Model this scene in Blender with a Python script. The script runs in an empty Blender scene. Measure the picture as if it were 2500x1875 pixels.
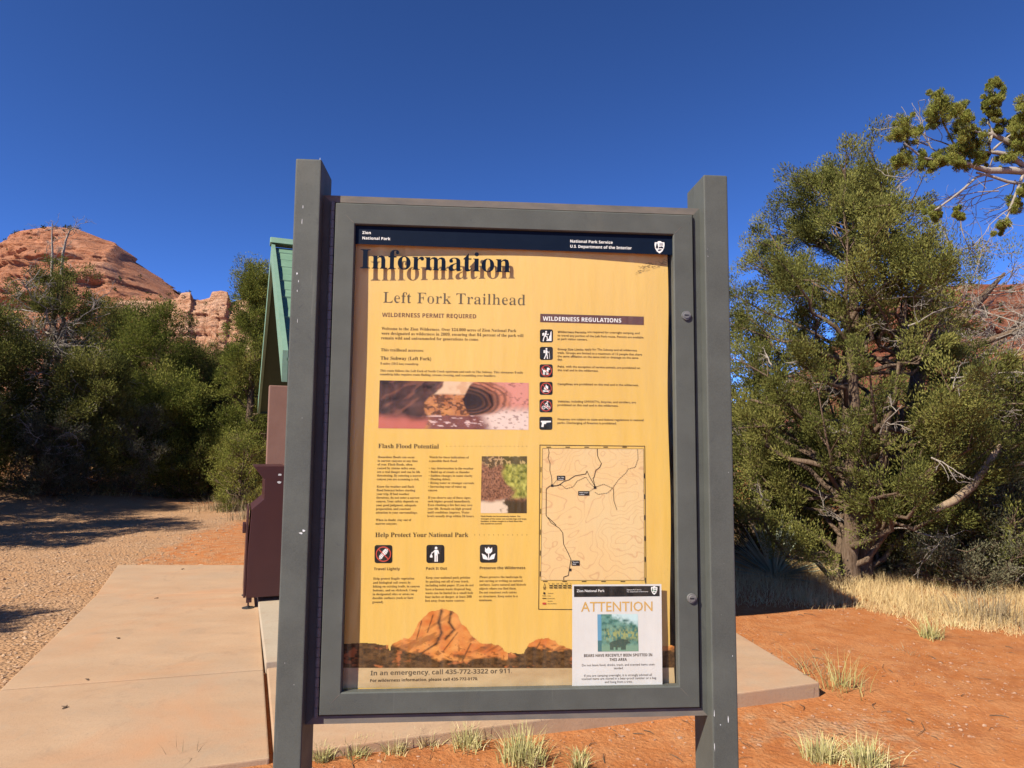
import bpy, bmesh, math, random
import numpy as np
from mathutils import Vector, Matrix
from mathutils.geometry import tessellate_polygon
SC = bpy.context.scene
COL = SC.collection
R = math.radians

# ------------------------------------------------------------------ camera
CAM_H = 1.6
F_PX, PITCH, ROLL = 1617.1, .0865, .0088           # focal length in pixels of a 2500 px wide frame
cp, sp_, cr, sr = math.cos(PITCH), math.sin(PITCH), math.cos(ROLL), math.sin(ROLL)
FW = Vector((0, cp, sp_)); _up = Vector((0, -sp_, cp)); _rt = Vector((1, 0, 0))
RT = _rt * cr + _up * sr; UP = -_rt * sr + _up * cr
cam = bpy.data.cameras.new('camera')
cam.sensor_fit = 'HORIZONTAL'; cam.sensor_width = 36.0; cam.lens = 36.0 * F_PX / 2500
cam.clip_start = .05; cam.clip_end = 8000
co = bpy.data.objects.new('camera', cam); COL.objects.link(co)
rot = Matrix((RT, UP, -FW)).transposed()
co.matrix_world = Matrix.Translation((0, 0, CAM_H)) @ rot.to_4x4()
SC.camera = co

# ------------------------------------------------------------------ sky, sun, exposure
SUN_AZ, SUN_EL = 48.5, 41.0                          # direction the light travels to (from +Y towards +X)
w = bpy.data.worlds.new('World'); SC.world = w; w.use_nodes = True
nt = w.node_tree; bg = nt.nodes['Background']
sky = nt.nodes.new('ShaderNodeTexSky'); sky.sky_type = 'NISHITA'; sky.sun_disc = False
sky.sun_elevation = R(SUN_EL); sky.sun_rotation = R(SUN_AZ + 180)
sky.altitude = 1500; sky.air_density = .42; sky.dust_density = 0.0; sky.ozone_density = 10.0
gam = nt.nodes.new('ShaderNodeGamma'); gam.inputs[1].default_value = 1.2     # deep, clear desert blue
nt.links.new(sky.outputs[0], gam.inputs[0]); nt.links.new(gam.outputs[0], bg.inputs[0]); bg.inputs[1].default_value = .108
sun = bpy.data.lights.new('sun', 'SUN'); sun.energy = 4.6; sun.angle = R(.5); sun.color = (1, .93, .82)
so = bpy.data.objects.new('sun', sun); COL.objects.link(so)
LD = Vector((math.sin(R(SUN_AZ)) * math.cos(R(SUN_EL)), math.cos(R(SUN_AZ)) * math.cos(R(SUN_EL)), -math.sin(R(SUN_EL))))
so.rotation_euler = LD.to_track_quat('-Z', 'Y').to_euler()
so.location = (-20, -20, 30)
SC.view_settings.view_transform = 'Standard'; SC.view_settings.look = 'None'
SC.view_settings.exposure = 1.0; SC.view_settings.gamma = 1
SC.cycles.max_bounces = 6; SC.cycles.transparent_max_bounces = 16

# ------------------------------------------------------------------ measuring helpers
K = 2500 / 2212.0
def ray(px, py):                                     # photo position (2212 px wide) -> direction
    return RT * ((px * K - 1250) / F_PX) - UP * ((py * K - 937.5) / F_PX) + FW
def G(px, py, z=0.0):
    d = ray(px, py); t = (z - CAM_H) / d.z
    return Vector((d.x * t, d.y * t, z))
def at(px, py, Y):
    d = ray(px, py); t = Y / d.y
    return Vector((d.x * t, Y, CAM_H + d.z * t))

# ------------------------------------------------------------------ material helpers
class NT:
    def __init__(s, name):
        s.m = bpy.data.materials.new(name); s.m.use_nodes = True
        s.t = s.m.node_tree; s.b = s.t.nodes['Principled BSDF']; s.out = s.t.nodes['Material Output']
        s._c = None
    def n(s, typ, **kw):
        x = s.t.nodes.new('ShaderNode' + typ)
        for k, v in kw.items(): setattr(x, k, v)
        return x
    def l(s, a, b): s.t.links.new(a, b)
    def coord(s):
        if s._c is None: s._c = s.n('TexCoord').outputs['Object']
        return s._c
    def mapped(s, sc=(1, 1, 1)):
        x = s.n('Mapping'); x.inputs['Scale'].default_value = sc; s.l(s.coord(), x.inputs[0]); return x.outputs[0]
    def noise(s, scale, detail=4, rough=.55, sc=(1, 1, 1), dist=0):
        x = s.n('TexNoise'); x.inputs['Scale'].default_value = scale; x.inputs['Detail'].default_value = detail
        x.inputs['Roughness'].default_value = rough; x.inputs['Distortion'].default_value = dist
        s.l(s.mapped(sc) if sc != (1, 1, 1) else s.coord(), x.inputs['Vector']); return x.outputs['Fac']
    def ramp(s, f, stops):
        x = s.n('ValToRGB'); e = x.color_ramp.elements
        while len(e) < len(stops): e.new(.5)
        for i, (p, c) in enumerate(stops):
            e[i].position = p; e[i].color = (c, c, c, 1) if not hasattr(c, '__len__') else (*c, 1)
        s.l(f, x.inputs[0]); return x.outputs[0]
    def mix(s, f, a, b, mode='MIX'):
        x = s.n('Mix'); x.data_type = 'RGBA'; x.blend_type = mode
        for v, i in ((f, 0), (a, 6), (b, 7)):
            if hasattr(v, 'links') or hasattr(v, 'is_linked'): s.l(v, x.inputs[i])
            elif i == 0: x.inputs[0].default_value = v
            else: x.inputs[i].default_value = (*v, 1)
        return x.outputs[2]
    def math(s, op, a, b=0.0):
        x = s.n('Math'); x.operation = op
        for v, i in ((a, 0), (b, 1)):
            if hasattr(v, 'is_linked'): s.l(v, x.inputs[i])
            else: x.inputs[i].default_value = v
        return x.outputs[0]
    def bump(s, h, strength=.3, dist=.01, prev=None):
        x = s.n('Bump'); x.inputs['Strength'].default_value = strength; x.inputs['Distance'].default_value = dist
        s.l(h, x.inputs['Height'])
        if prev is not None: s.l(prev, x.inputs['Normal'])
        return x.outputs[0]
    def base(s, c, rough=.7, spec=.3):
        if hasattr(c, 'is_linked'): s.l(c, s.b.inputs['Base Color'])
        else: s.b.inputs['Base Color'].default_value = (*c, 1)
        if hasattr(rough, 'is_linked'): s.l(rough, s.b.inputs['Roughness'])
        else: s.b.inputs['Roughness'].default_value = rough
        s.b.inputs['Specular IOR Level'].default_value = spec
    def normal(s, n): s.l(n, s.b.inputs['Normal'])

def srgb(r, g, b):
    f = lambda v: v / 12.92 if v <= .04045 else ((v + .055) / 1.055) ** 2.4
    return (f(r / 255), f(g / 255), f(b / 255))

def simple(name, c, c2=None, scale=8, rough=.7, spec=.3, bump=0, bscale=60, bdist=.003, sc=(1, 1, 1)):
    t = NT(name)
    if c2 is not None: t.base(t.mix(t.ramp(t.noise(scale, 5, .6, sc), [(.3, 0.), (.7, 1.)]), c, c2), rough, spec)
    else: t.base(c, rough, spec)
    if bump: t.normal(t.bump(t.noise(bscale, 4, .6, sc), bump, bdist))
    return t.m

MAT = {}
def mk_materials():
    # powder coated grey metal with fine grain, dull smudges and dust
    t = NT('grey_metal')
    c = t.mix(t.ramp(t.noise(7, 5, .6), [(.35, 0.), (.7, 1.)]), (.0589, .0616, .0530), (.0852, .0894, .0761))
    c = t.mix(t.ramp(t.noise(2.3, 4, .7, dist=.6), [(.53, 0.), (.75, .55)]), c, (.0419, .0453, .0414))
    c = t.mix(t.ramp(t.noise(420, 2, .6), [(.3, 0.), (.75, .35)]), c, (.1233, .1269, .1049))
    c = t.mix(t.ramp(t.noise(3.1, 5, .75, (1, 1, .35)), [(.56, 0.), (.78, .4)]), c, (.1457, .1299, .0910))
    c = t.mix(t.ramp(t.noise(16, 6, .75, dist=2.0), [(.60, 0.), (.70, .5)]), c, (.0452, .0482, .0488))
    c = t.mix(t.ramp(t.noise(60, 3, .6, (1, 1, .06)), [(.68, 0.), (.74, .35)]), c, (.1507, .1467, .1247))
    t.base(c, t.ramp(t.noise(5, 5, .6), [(.3, .48), (.7, .72)]), .2); t.normal(t.bump(t.noise(700, 2, .6), .3, .0012, t.bump(t.noise(30, 4, .6), .12, .003))); MAT['metal'] = t.m
    MAT['dusty'] = simple('dusty_grey_metal', (.1054, .0961, .0837), (.1674, .1395, .1085), 14, .75, .2, .2, 500, .001, (1, 1, 3))
    MAT['black'] = simple('black_backing', (.012, .012, .013), (.02, .02, .021), 20, .7)
    MAT['chip'] = simple('bare_paint_chip', (.62, .62, .60), (.45, .45, .43), 60, .5)
    MAT['hinge'] = simple('hinge_metal', (.0845, .0825, .0780), (.1300, .1235, .1137), 60, .45, .5)
    MAT['lock'] = simple('lock_metal', (.1040, .1027, .0975), (.1560, .1495, .1365), 80, .4, .5)
    # glazing: clear, weak reflection, dust that gathers low down and as streaks
    t = NT('dusty_glazing'); g = t.n('BsdfGlossy'); g.inputs['Roughness'].default_value = .14
    tr = t.n('BsdfTransparent'); df = t.n('BsdfDiffuse'); df.inputs['Color'].default_value = (.62, .52, .40, 1)
    fr = t.n('LayerWeight'); fr.inputs['Blend'].default_value = .5
    m1 = t.n('MixShader'); t.l(t.math('ADD', t.math('MULTIPLY', t.math('POWER', fr.outputs['Facing'], 5.0), .40), .005), m1.inputs[0]); t.l(tr.outputs[0], m1.inputs[1]); t.l(g.outputs[0], m1.inputs[2])
    sx = t.n('SeparateXYZ'); t.l(t.coord(), sx.inputs[0])
    low = t.ramp(t.math('MULTIPLY', t.math('SUBTRACT', sx.outputs[2], .90), 4.0), [(0., .16), (.16, .1), (.5, .0)])
    st = t.math('MULTIPLY', t.ramp(t.noise(9, 6, .7, (6, 1, .6)), [(.42, 0.), (.72, 1.)]), t.math('ADD', low, .030))
    m2 = t.n('MixShader'); t.l(st, m2.inputs[0]); t.l(m1.outputs[0], m2.inputs[1]); t.l(df.outputs[0], m2.inputs[2])
    t.l(m2.outputs[0], t.out.inputs[0]); MAT['glass'] = t.m
    # poster paper
    t = NT('yellow_poster')
    c = t.mix(t.ramp(t.noise(4, 6, .65, (5, 1, .7)), [(.3, 0.), (.75, 1.)]), (.6415, .4092, .0900), (.5881, .3647, .0765))
    c = t.mix(t.ramp(t.noise(2.2, 3, .5), [(.45, 0.), (.8, .6)]), c, (.6237, .4239, .1350))
    sx = t.n('SeparateXYZ'); t.l(t.coord(), sx.inputs[0]); fd = t.math('ADD', t.math('MULTIPLY', t.math('SUBTRACT', sx.outputs[2], 1.70), .9), t.math('MULTIPLY', t.noise(3, 4), .5))   # paper bleached by years of sun towards the top
    c = t.mix(t.ramp(fd, [(.2, 0.), (1., .8)]), c, (.68, .46, .18))
    c = t.mix(t.ramp(t.noise(120, 2, .5), [(.72, 0.), (.78, .35)]), c, (.4010, .2465, .0630))
    t.base(c, .45, .25); t.normal(t.bump(t.noise(9, 5, .6, (3, 1, .6)), .25, .004)); MAT['poster'] = t.m
    MAT['navy'] = simple('navy_print', (.0036, .0078, .0180), (.0048, .0096, .0204), 30, .5, .08)
    MAT['ink'] = simple('dark_brown_ink', (.040, .026, .014), (.06, .04, .02), 50, .8, .08)
    MAT['inkfade'] = simple('faded_brown_ink', (.105, .078, .042), (.12, .09, .05), 50, .8, .08)
    MAT['inkbrown'] = simple('brown_ink', (.16, .075, .042), (.14, .07, .04), 50, .8, .08)
    MAT['inkblack'] = simple('black_print', (.012, .012, .012), (.02, .018, .016), 50, .7, .08)
    MAT['white'] = simple('white_print', (.76, .73, .66), (.68, .66, .60), 80, .7, .08)
    MAT['red'] = simple('red_print', (.50, .065, .04), (.42, .06, .04), 80, .7, .08)
    MAT['plum'] = simple('brown_bar_print', (.115, .055, .050), (.10, .05, .045), 40, .7, .08)
    MAT['gold'] = simple('gold_print', (.5184, .3024, .0720), (.4752, .2880, .0864), 60, .7, .08)
    MAT['paper'] = simple('white_paper', (.5630, .5487, .4871), (.5118, .4981, .4432), 9, .8, .2, .1, 30)
    MAT['crest'] = simple('crest_green', (.05, .13, .07), (.07, .16, .09), 40, .7, .08)
    MAT['cream'] = simple('cream_map_paper', (.5940, .4140, .1800), (.5580, .3780, .1800), 10, .7, .08)
    t = NT('printed_photograph'); a = t.n('Attribute'); a.attribute_name = 'print'; t.base(a.outputs['Color'], .7, .08); MAT['photo'] = t.m
    # map paper with contour lines
    MAT['strip'] = simple('dusty_footer_print', (.36, .235, .105), (.55, .40, .20), 7, .7, .2, .2, 40, .001, (1, 1, 2.5))
    t = NT('contour_map_print')
    nz = t.noise(5.5, 3, .5, dist=.4)
    ln = t.math('PINGPONG', t.math('MULTIPLY', nz, 26.0), .5)
    c = t.mix(t.ramp(ln, [(.0, .55), (.10, 0.)]), t.mix(t.ramp(t.noise(4, 3), [(.4, 0.), (.6, 1.)]), (.6300, .4230, .1800), (.6120, .4410, .2070)), (.4500, .2160, .0990))
    t.base(c, .6, .25); MAT['map'] = t.m
    # ground
    t = NT('desert_soil'); a = t.n('Attribute'); a.attribute_name = 'gravel'
    n1 = t.noise(1.3, 6, .65); n2 = t.noise(38, 5, .7); n3 = t.noise(7, 5, .6)
    red = t.mix(t.ramp(n1, [(.35, 0.), (.65, 1.)]), (.3661, .1248, .0352), (.4327, .1706, .0588))
    red = t.mix(t.ramp(n3, [(.42, 0.), (.7, .7)]), red, (.4743, .2247, .0918))
    red = t.mix(t.ramp(n2, [(.3, .5), (.55, 0.)]), red, (.2496, .0791, .0236))
    red = t.mix(t.ramp(t.noise(3.3, 6, .75, dist=.8), [(.50, 0.), (.72, .65)]), red, (.25, .085, .035))
    red = t.mix(t.ramp(t.noise(150, 2, .5), [(.66, 0.), (.74, .55)]), red, (.46, .27, .155))
    tan = t.mix(t.ramp(n2, [(.3, 0.), (.7, 1.)]), (.3052, .1694, .0857), (.4439, .2749, .1514))
    tan = t.mix(t.ramp(n1, [(.4, 0.), (.65, .6)]), tan, (.3676, .1918, .0857))
    f = t.ramp(t.math('ADD', a.outputs['Fac'], t.math('MULTIPLY', t.math('SUBTRACT', n3, .5), .9)), [(.35, 0.), (.65, 1.)])
    t.base(t.mix(f, red, tan), .95, .1)
    vo = t.n('TexVoronoi'); vo.inputs['Scale'].default_value = 34; t.l(t.coord(), vo.inputs['Vector'])
    h = t.math('ADD', n2, t.math('MULTIPLY', t.math('SUBTRACT', .6, vo.outputs['Distance']), t.math('ADD', t.math('MULTIPLY', f, .9), .25)))
    t.normal(t.bump(n3, .18, .04, t.bump(h, .75, .02))); MAT['soil'] = t.m
    # concrete
    for key, ca, cb, cc in (('concrete', (.365, .232, .135), (.415, .275, .165), (.33, .245, .165)), ('palepad', (.345, .285, .205), (.38, .315, .23), (.36, .235, .145))):
        t = NT('tan_concrete' if key == 'concrete' else 'pale_concrete')
        c = t.mix(t.ramp(t.noise(1.6, 6, .62, (1, 2.2, 1)), [(.35, 0.), (.68, 1.)]), ca, cb)
        c = t.mix(t.ramp(t.noise(.8, 5, .6), [(.5, 0.), (.72, .75)]), c, cc)
        c = t.mix(t.ramp(t.noise(55, 4, .7), [(.3, .28), (.5, 0.)]), c, (.22, .14, .09))
        c = t.mix(t.ramp(t.noise(14, 6, .7, (1, .35, 1)), [(.52, 0.), (.75, .5)]), c, cc)
        c = t.mix(t.ramp(t.noise(2.6, 6, .75, dist=1.2), [(.55, 0.), (.66, .35), (.78, .1)]), c, (.25, .165, .105))
        c = t.mix(t.ramp(t.noise(.9, 5, .65, dist=.5), [(.50, 0.), (.70, .6)]), c, (.43, .215, .105))
        vs = t.n('TexVoronoi'); vs.inputs['Scale'].default_value = 11; t.l(t.coord(), vs.inputs['Vector'])
        c = t.mix(t.ramp(vs.outputs['Distance'], [(.0, .7), (.055, 0.)]), c, (.12, .08, .055))
        t.base(c, .9, .15); t.normal(t.bump(t.noise(90, 4, .7), .4, .005, t.bump(t.noise(3, 4, .6), .12, .03))); MAT[key] = t.m
    MAT['pebble'] = simple('stone', (.3024, .1707, .0937), (.4464, .3147, .1996), 3.3, .9, .15, .3, 90)
    MAT['redpebble'] = simple('red_stone', (.2829, .1230, .0615), (.3936, .2583, .1661), 3.3, .9, .15, .3, 90)
    # foliage
    for key, dk, lt, yl in (('juniper', (.046, .052, .016), (.148, .150, .038), (.250, .232, .065)), ('greygreen', (.062, .066, .038), (.165, .160, .090), (.25, .22, .13)),
                            ('fresh', (.045, .058, .014), (.165, .180, .036), (.280, .260, .065)), ('yucca', (.22, .25, .18), (.36, .39, .28), (.46, .44, .29)),
                            ('drygrass', (.2722, .1750, .0729), (.5443, .3985, .1847), (.6610, .5054, .2624)), ('tuft', (.22, .21, .07), (.50, .46, .19), (.68, .57, .31)), ('deadtuft', (.2160, .1584, .0864), (.3312, .2592, .1512), (.3960, .3096, .1800)),
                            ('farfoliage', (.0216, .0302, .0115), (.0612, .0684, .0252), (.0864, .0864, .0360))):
        t = NT(key + '_leaves'); a = t.n('Attribute'); a.attribute_name = 'tint'
        c = t.ramp(a.outputs['Fac'], [(0., dk), (.6, lt), (1., yl)])
        t.t.nodes.remove(t.b)
        d = t.n('BsdfDiffuse'); tl = t.n('BsdfTranslucent'); mx = t.n('MixShader'); mx.inputs[0].default_value = .22
        t.l(c, d.inputs[0]); t.l(c, tl.inputs[0]); t.l(d.outputs[0], mx.inputs[1]); t.l(tl.outputs[0], mx.inputs[2]); t.l(mx.outputs[0], t.out.inputs[0])
        MAT[key] = t.m
    MAT['bark'] = simple('stringy_bark', (.0900, .0562, .0338), (.1950, .1387, .0938), 9, .95, .1, .8, 22, .02, (5, 5, .7))
    MAT['deadwood'] = simple('bleached_dead_wood', (.2104, .1754, .1402), (.3226, .2805, .2314), 9, .9, .1, .5, 40, .006, (4, 4, 1))
    MAT['limb'] = simple('peeled_limb', (.1853, .1287, .0772), (.2986, .2214, .1441), 8, .9, .1, .7, 26, .01, (4, 4, 1))
    # rock: strata by height
    for key, cols in (('rock', ((.34, .125, .062), (.46, .21, .115), (.54, .32, .21), (.39, .15, .072))), ('palerock', ((.44, .215, .115), (.58, .35, .215), (.70, .50, .35), (.36, .140, .068))), ('redrock', ((.28, .09, .045), (.34, .13, .07), (.36, .18, .11), (.24, .075, .038)))):
        t = NT(key + '_strata')
        n1 = t.noise(.012, 6, .6); sx = t.n('SeparateXYZ'); t.l(t.coord(), sx.inputs[0])
        z = t.math('ADD', sx.outputs[2], t.math('MULTIPLY', n1, 60.0))
        cb = t.n('CombineXYZ'); t.l(t.math('MULTIPLY', z, .9), cb.inputs[2])
        st = t.n('TexNoise'); st.inputs['Scale'].default_value = .24; st.inputs['Detail'].default_value = 9; st.inputs['Roughness'].default_value = .72; t.l(cb.outputs[0], st.inputs['Vector'])
        c = t.ramp(st.outputs['Fac'], [(.36, cols[3]), (.43, cols[0]), (.47, cols[1]), (.50, cols[3]), (.53, cols[1]), (.58, cols[0]), (.64, cols[2])])
        c = t.mix(t.ramp(t.noise(.03, 6, .7), [(.48, 0.), (.72, .55)]), c, cols[2])
        c = t.mix(t.ramp(t.noise(.02, 5, .6, (3, 3, .35)), [(.58, 0.), (.74, .5)]), c, (.20, .08, .048))
        c = t.mix(t.ramp(t.noise(.05, 6, .75, (1, 1, 5)), [(.60, 0.), (.66, .55), (.72, .2)]), c, (.15, .06, .04))
        t.base(c, .95, .1)
        h = t.math('ADD', st.outputs['Fac'], t.math('MULTIPLY', t.noise(.08, 7, .7), .7))
        t.normal(t.bump(h, 1., 9.0)); MAT[key] = t.m
    MAT['mauve'] = simple('mauve_wall_paint', (.2160, .1188, .0900), (.2412, .1368, .1044), 4, .7, .25, .25, 9, .006)
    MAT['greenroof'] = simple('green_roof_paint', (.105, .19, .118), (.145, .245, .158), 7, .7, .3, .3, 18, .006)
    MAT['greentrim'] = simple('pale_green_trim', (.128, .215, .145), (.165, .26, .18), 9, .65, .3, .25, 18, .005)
    MAT['shadegreen'] = simple('shade_darkened_green', (.028, .048, .030), (.034, .056, .036), 6, .75, .2, .2, 12, .006)  # roof green darkened, so the shade under the roof is in the colour
    MAT['maroon'] = simple('maroon_bin_paint', (.0448, .0130, .0104), (.0527, .0158, .0123), 6, .42, .45, .08, 200, .001)
    MAT['darksteel'] = simple('dark_steel', (.03, .03, .03), (.05, .045, .04), 20, .6)
mk_materials()

# ------------------------------------------------------------------ object helpers
def tag(o, label=None, cat=None, group=None, kind=None):
    if label: o['label'] = label
    if cat: o['category'] = cat
    if group: o['group'] = group
    if kind: o['kind'] = kind
    return o
def empty(name, loc=(0, 0, 0), rz=0.0):
    o = bpy.data.objects.new(name, None); o.empty_display_size = .1; COL.objects.link(o)
    o.location = loc; o.rotation_euler = (0, 0, rz); return o
class MB:
    def __init__(s): s.v = []; s.f = []; s.mi = []
    def add(s, vs, fs, mi=0):
        n = len(s.v); s.v += [tuple(p) for p in vs]; s.f += [tuple(i + n for i in f) for f in fs]; s.mi += [mi] * len(fs); return s
    def box(s, x0, x1, y0, y1, z0, z1, mi=0):
        return s.add([(x0, y0, z0), (x1, y0, z0), (x1, y1, z0), (x0, y1, z0), (x0, y0, z1), (x1, y0, z1), (x1, y1, z1), (x0, y1, z1)],
                     [(0, 3, 2, 1), (4, 5, 6, 7), (0, 1, 5, 4), (1, 2, 6, 5), (2, 3, 7, 6), (3, 0, 4, 7)], mi)
    def hexa(s, p, mi=0):                             # 8 corner points, ordered like box
        return s.add(p, [(0, 3, 2, 1), (4, 5, 6, 7), (0, 1, 5, 4), (1, 2, 6, 5), (2, 3, 7, 6), (3, 0, 4, 7)], mi)
    def poly(s, pts, mi=0):                           # flat polygon, tessellated
        tr = tessellate_polygon([[Vector(p) for p in pts]]); return s.add(pts, tr, mi)
    def prism(s, pts, off, mi=0):                     # polygon extruded along off
        n = len(pts); q = [tuple(Vector(p) + Vector(off)) for p in pts]
        tr = tessellate_polygon([[Vector(p) for p in pts]])
        fs = [tuple(t) for t in tr] + [tuple(i + n for i in reversed(t)) for t in tr] + [(i, (i + 1) % n, (i + 1) % n + n, i + n) for i in range(n)]
        return s.add(list(pts) + q, fs, mi)
    def cyl(s, c, axis, r, length, seg=16, r2=None, mi=0):
        a = Vector(axis).normalized(); b = a.orthogonal().normalized(); d = a.cross(b); c = Vector(c); r2 = r if r2 is None else r2
        vs = [c + (b * math.cos(2 * math.pi * i / seg) + d * math.sin(2 * math.pi * i / seg)) * r for i in range(seg)]
        vs += [c + a * length + (b * math.cos(2 * math.pi * i / seg) + d * math.sin(2 * math.pi * i / seg)) * r2 for i in range(seg)]
        return s.add(vs, [(i, (i + 1) % seg, (i + 1) % seg + seg, i + seg) for i in range(seg)] + [tuple(reversed(range(seg))), tuple(range(seg, 2 * seg))], mi)
    def build(s, name, mats, parent=None, loc=(0, 0, 0), bevel=0, seg=2, smooth=False):
        me = bpy.data.meshes.new(name); me.from_pydata(s.v, [], s.f); me.update()
        for m in (mats if isinstance(mats, (list, tuple)) else [mats]): me.materials.append(m)
        if any(s.mi): me.polygons.foreach_set('material_index', s.mi)
        bm = bmesh.new(); bm.from_mesh(me)
        if bevel:
            bmesh.ops.remove_doubles(bm, verts=bm.verts, dist=1e-5)
            bmesh.ops.recalc_face_normals(bm, faces=bm.faces)
            es = [e for e in bm.edges if len(e.link_faces) == 2 and e.calc_face_angle(0) > .5]
            bmesh.ops.bevel(bm, geom=es, offset=bevel, segments=seg, affect='EDGES', profile=.6)
        else: bmesh.ops.recalc_face_normals(bm, faces=bm.faces)
        bm.to_mesh(me); bm.free()
        if smooth: me.polygons.foreach_set('use_smooth', [True] * len(me.polygons))
        o = bpy.data.objects.new(name, me); COL.objects.link(o); o.parent = parent; o.location = loc
        return o
def np_mesh(name, verts, faces, mat, parent=None, tint=None, smooth=False, attr='tint'):
    verts = np.ascontiguousarray(verts, dtype=np.float32); faces = np.ascontiguousarray(faces, dtype=np.int32)
    me = bpy.data.meshes.new(name); nf, k = faces.shape
    me.vertices.add(len(verts)); me.vertices.foreach_set('co', verts.ravel())
    me.loops.add(nf * k); me.loops.foreach_set('vertex_index', faces.ravel())
    me.polygons.add(nf); me.polygons.foreach_set('loop_start', np.arange(0, nf * k, k, dtype=np.int32)); me.polygons.foreach_set('loop_total', np.full(nf, k, np.int32))
    me.polygons.foreach_set('use_smooth', np.full(nf, bool(smooth)))
    me.materials.append(mat)
    if tint is not None:
        tint = np.asarray(tint, np.float32)
        if tint.ndim == 1:
            a = me.attributes.new(attr, 'FLOAT', 'POINT'); a.data.foreach_set('value', tint)
        else:
            a = me.attributes.new(attr, 'FLOAT_COLOR', 'POINT'); a.data.foreach_set('color', np.hstack([tint, np.ones((len(tint), 1))]).astype(np.float32).ravel())
    me.update(calc_edges=True); me.validate()
    o = bpy.data.objects.new(name, me); COL.objects.link(o); o.parent = parent
    return o

# value noise in numpy (for land forms and printed pictures)
def vnoise(x, y, seed=0):
    x = np.asarray(x, float); y = np.asarray(y, float); xi = np.floor(x).astype(np.int64); yi = np.floor(y).astype(np.int64); xf = x - xi; yf = y - yi
    def h(a, b):
        n = (a * 374761393 + b * 668265263 + seed * 974711) & 0x7fffffff
        n = ((n ^ (n >> 13)) * 1274126177) & 0x7fffffff
        return ((n ^ (n >> 16)) & 0xffff) / 65535.0
    u = xf * xf * (3 - 2 * xf); v = yf * yf * (3 - 2 * yf)
    return (h(xi, yi) * (1 - u) + h(xi + 1, yi) * u) * (1 - v) + (h(xi, yi + 1) * (1 - u) + h(xi + 1, yi + 1) * u) * v
def fbm(x, y, oct=4, seed=0, gain=.5):
    s = 0; a = 1; t = 0
    for i in range(oct):
        s = s + a * vnoise(x * 2 ** i, y * 2 ** i, seed + i * 17); t += a; a *= gain
    return s / t
def sstep(a, b, x): t = np.clip((np.asarray(x, float) - a) / (b - a), 0, 1); return t * t * (3 - 2 * t)

# ------------------------------------------------------------------ lettering
def mathch(s, up, lo, dg):
    o = ''
    for c in s:
        if 'A' <= c <= 'Z': o += chr(up + ord(c) - 65)
        elif 'a' <= c <= 'z': o += chr(lo + ord(c) - 97)
        elif '0' <= c <= '9' and dg: o += chr(dg + ord(c) - 48)
        else: o += c
    return o
STY = {'serif': 1, 'seriflight': 1, 'serifbold': 1, 'sans': 0, 'sansbold': 2, 'sanslight': 0}
_TX = {}
def txt_key(s, sty): return (s, sty)
def lighten(v, f, dx, dy):                            # thins the upright strokes of a bold face to a book weight
    cnt = {}
    for p in f:
        for a, b in zip(p, p[1:] + p[:1]): cnt[(min(a, b), max(a, b))] = cnt.get((min(a, b), max(a, b)), 0) + 1
    n = np.zeros_like(v)
    for p in f:
        q = v[list(p)]; c = 0
        ar = sum(q[i][0] * q[(i + 1) % len(p)][1] - q[(i + 1) % len(p)][0] * q[i][1] for i in range(len(p)))
        for a, b in zip(p, p[1:] + p[:1]):
            if cnt[(min(a, b), max(a, b))] == 1:
                e = v[b] - v[a]; l = np.hypot(*e)
                if l > 1e-7:
                    k = np.array([e[1], -e[0]]) / l * (1 if ar > 0 else -1); n[a] += k; n[b] += k
    l = np.hypot(n[:, 0], n[:, 1]); l[l < 1e-6] = 1
    return v - n / l[:, None] * np.array([dx, dy])
def prep_texts(items):
    tmp = []
    for s, sty in items:
        if (s, sty) in _TX: continue
        _TX[(s, sty)] = None
        k = STY[sty]
        body = s if k == 0 else (mathch(s, 0x1D400, 0x1D41A, 0x1D7CE) if k == 1 else mathch(s, 0x1D5D4, 0x1D5EE, 0x1D7EC))
        for off in ((0.,) if sty != 'sans' else (.008,)):
            c = bpy.data.curves.new('t', 'FONT'); c.body = body; c.size = 1; c.resolution_u = 2; c.offset = off; c.fill_mode = 'FRONT'
            o = bpy.data.objects.new('t', c); COL.objects.link(o); tmp.append((s, sty, o))
    bpy.context.view_layer.update(); dg = bpy.context.evaluated_depsgraph_get()
    for s, sty, o in tmp:
        me = o.evaluated_get(dg).to_mesh()
        v = np.zeros(len(me.vertices) * 3, np.float32); me.vertices.foreach_get('co', v); v = v.reshape(-1, 3)[:, :2].copy()
        f = [tuple(p.vertices) for p in me.polygons]
        _TX[(s, sty)] = (lighten(v, f, .024, .002) if sty == 'seriflight' else lighten(v, f, .007, 0.) if sty == 'serif' else v, f)
        o.evaluated_get(dg).to_mesh_clear()
    for s, sty, o in tmp:
        c = o.data; bpy.data.objects.remove(o); bpy.data.curves.remove(c)

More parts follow.
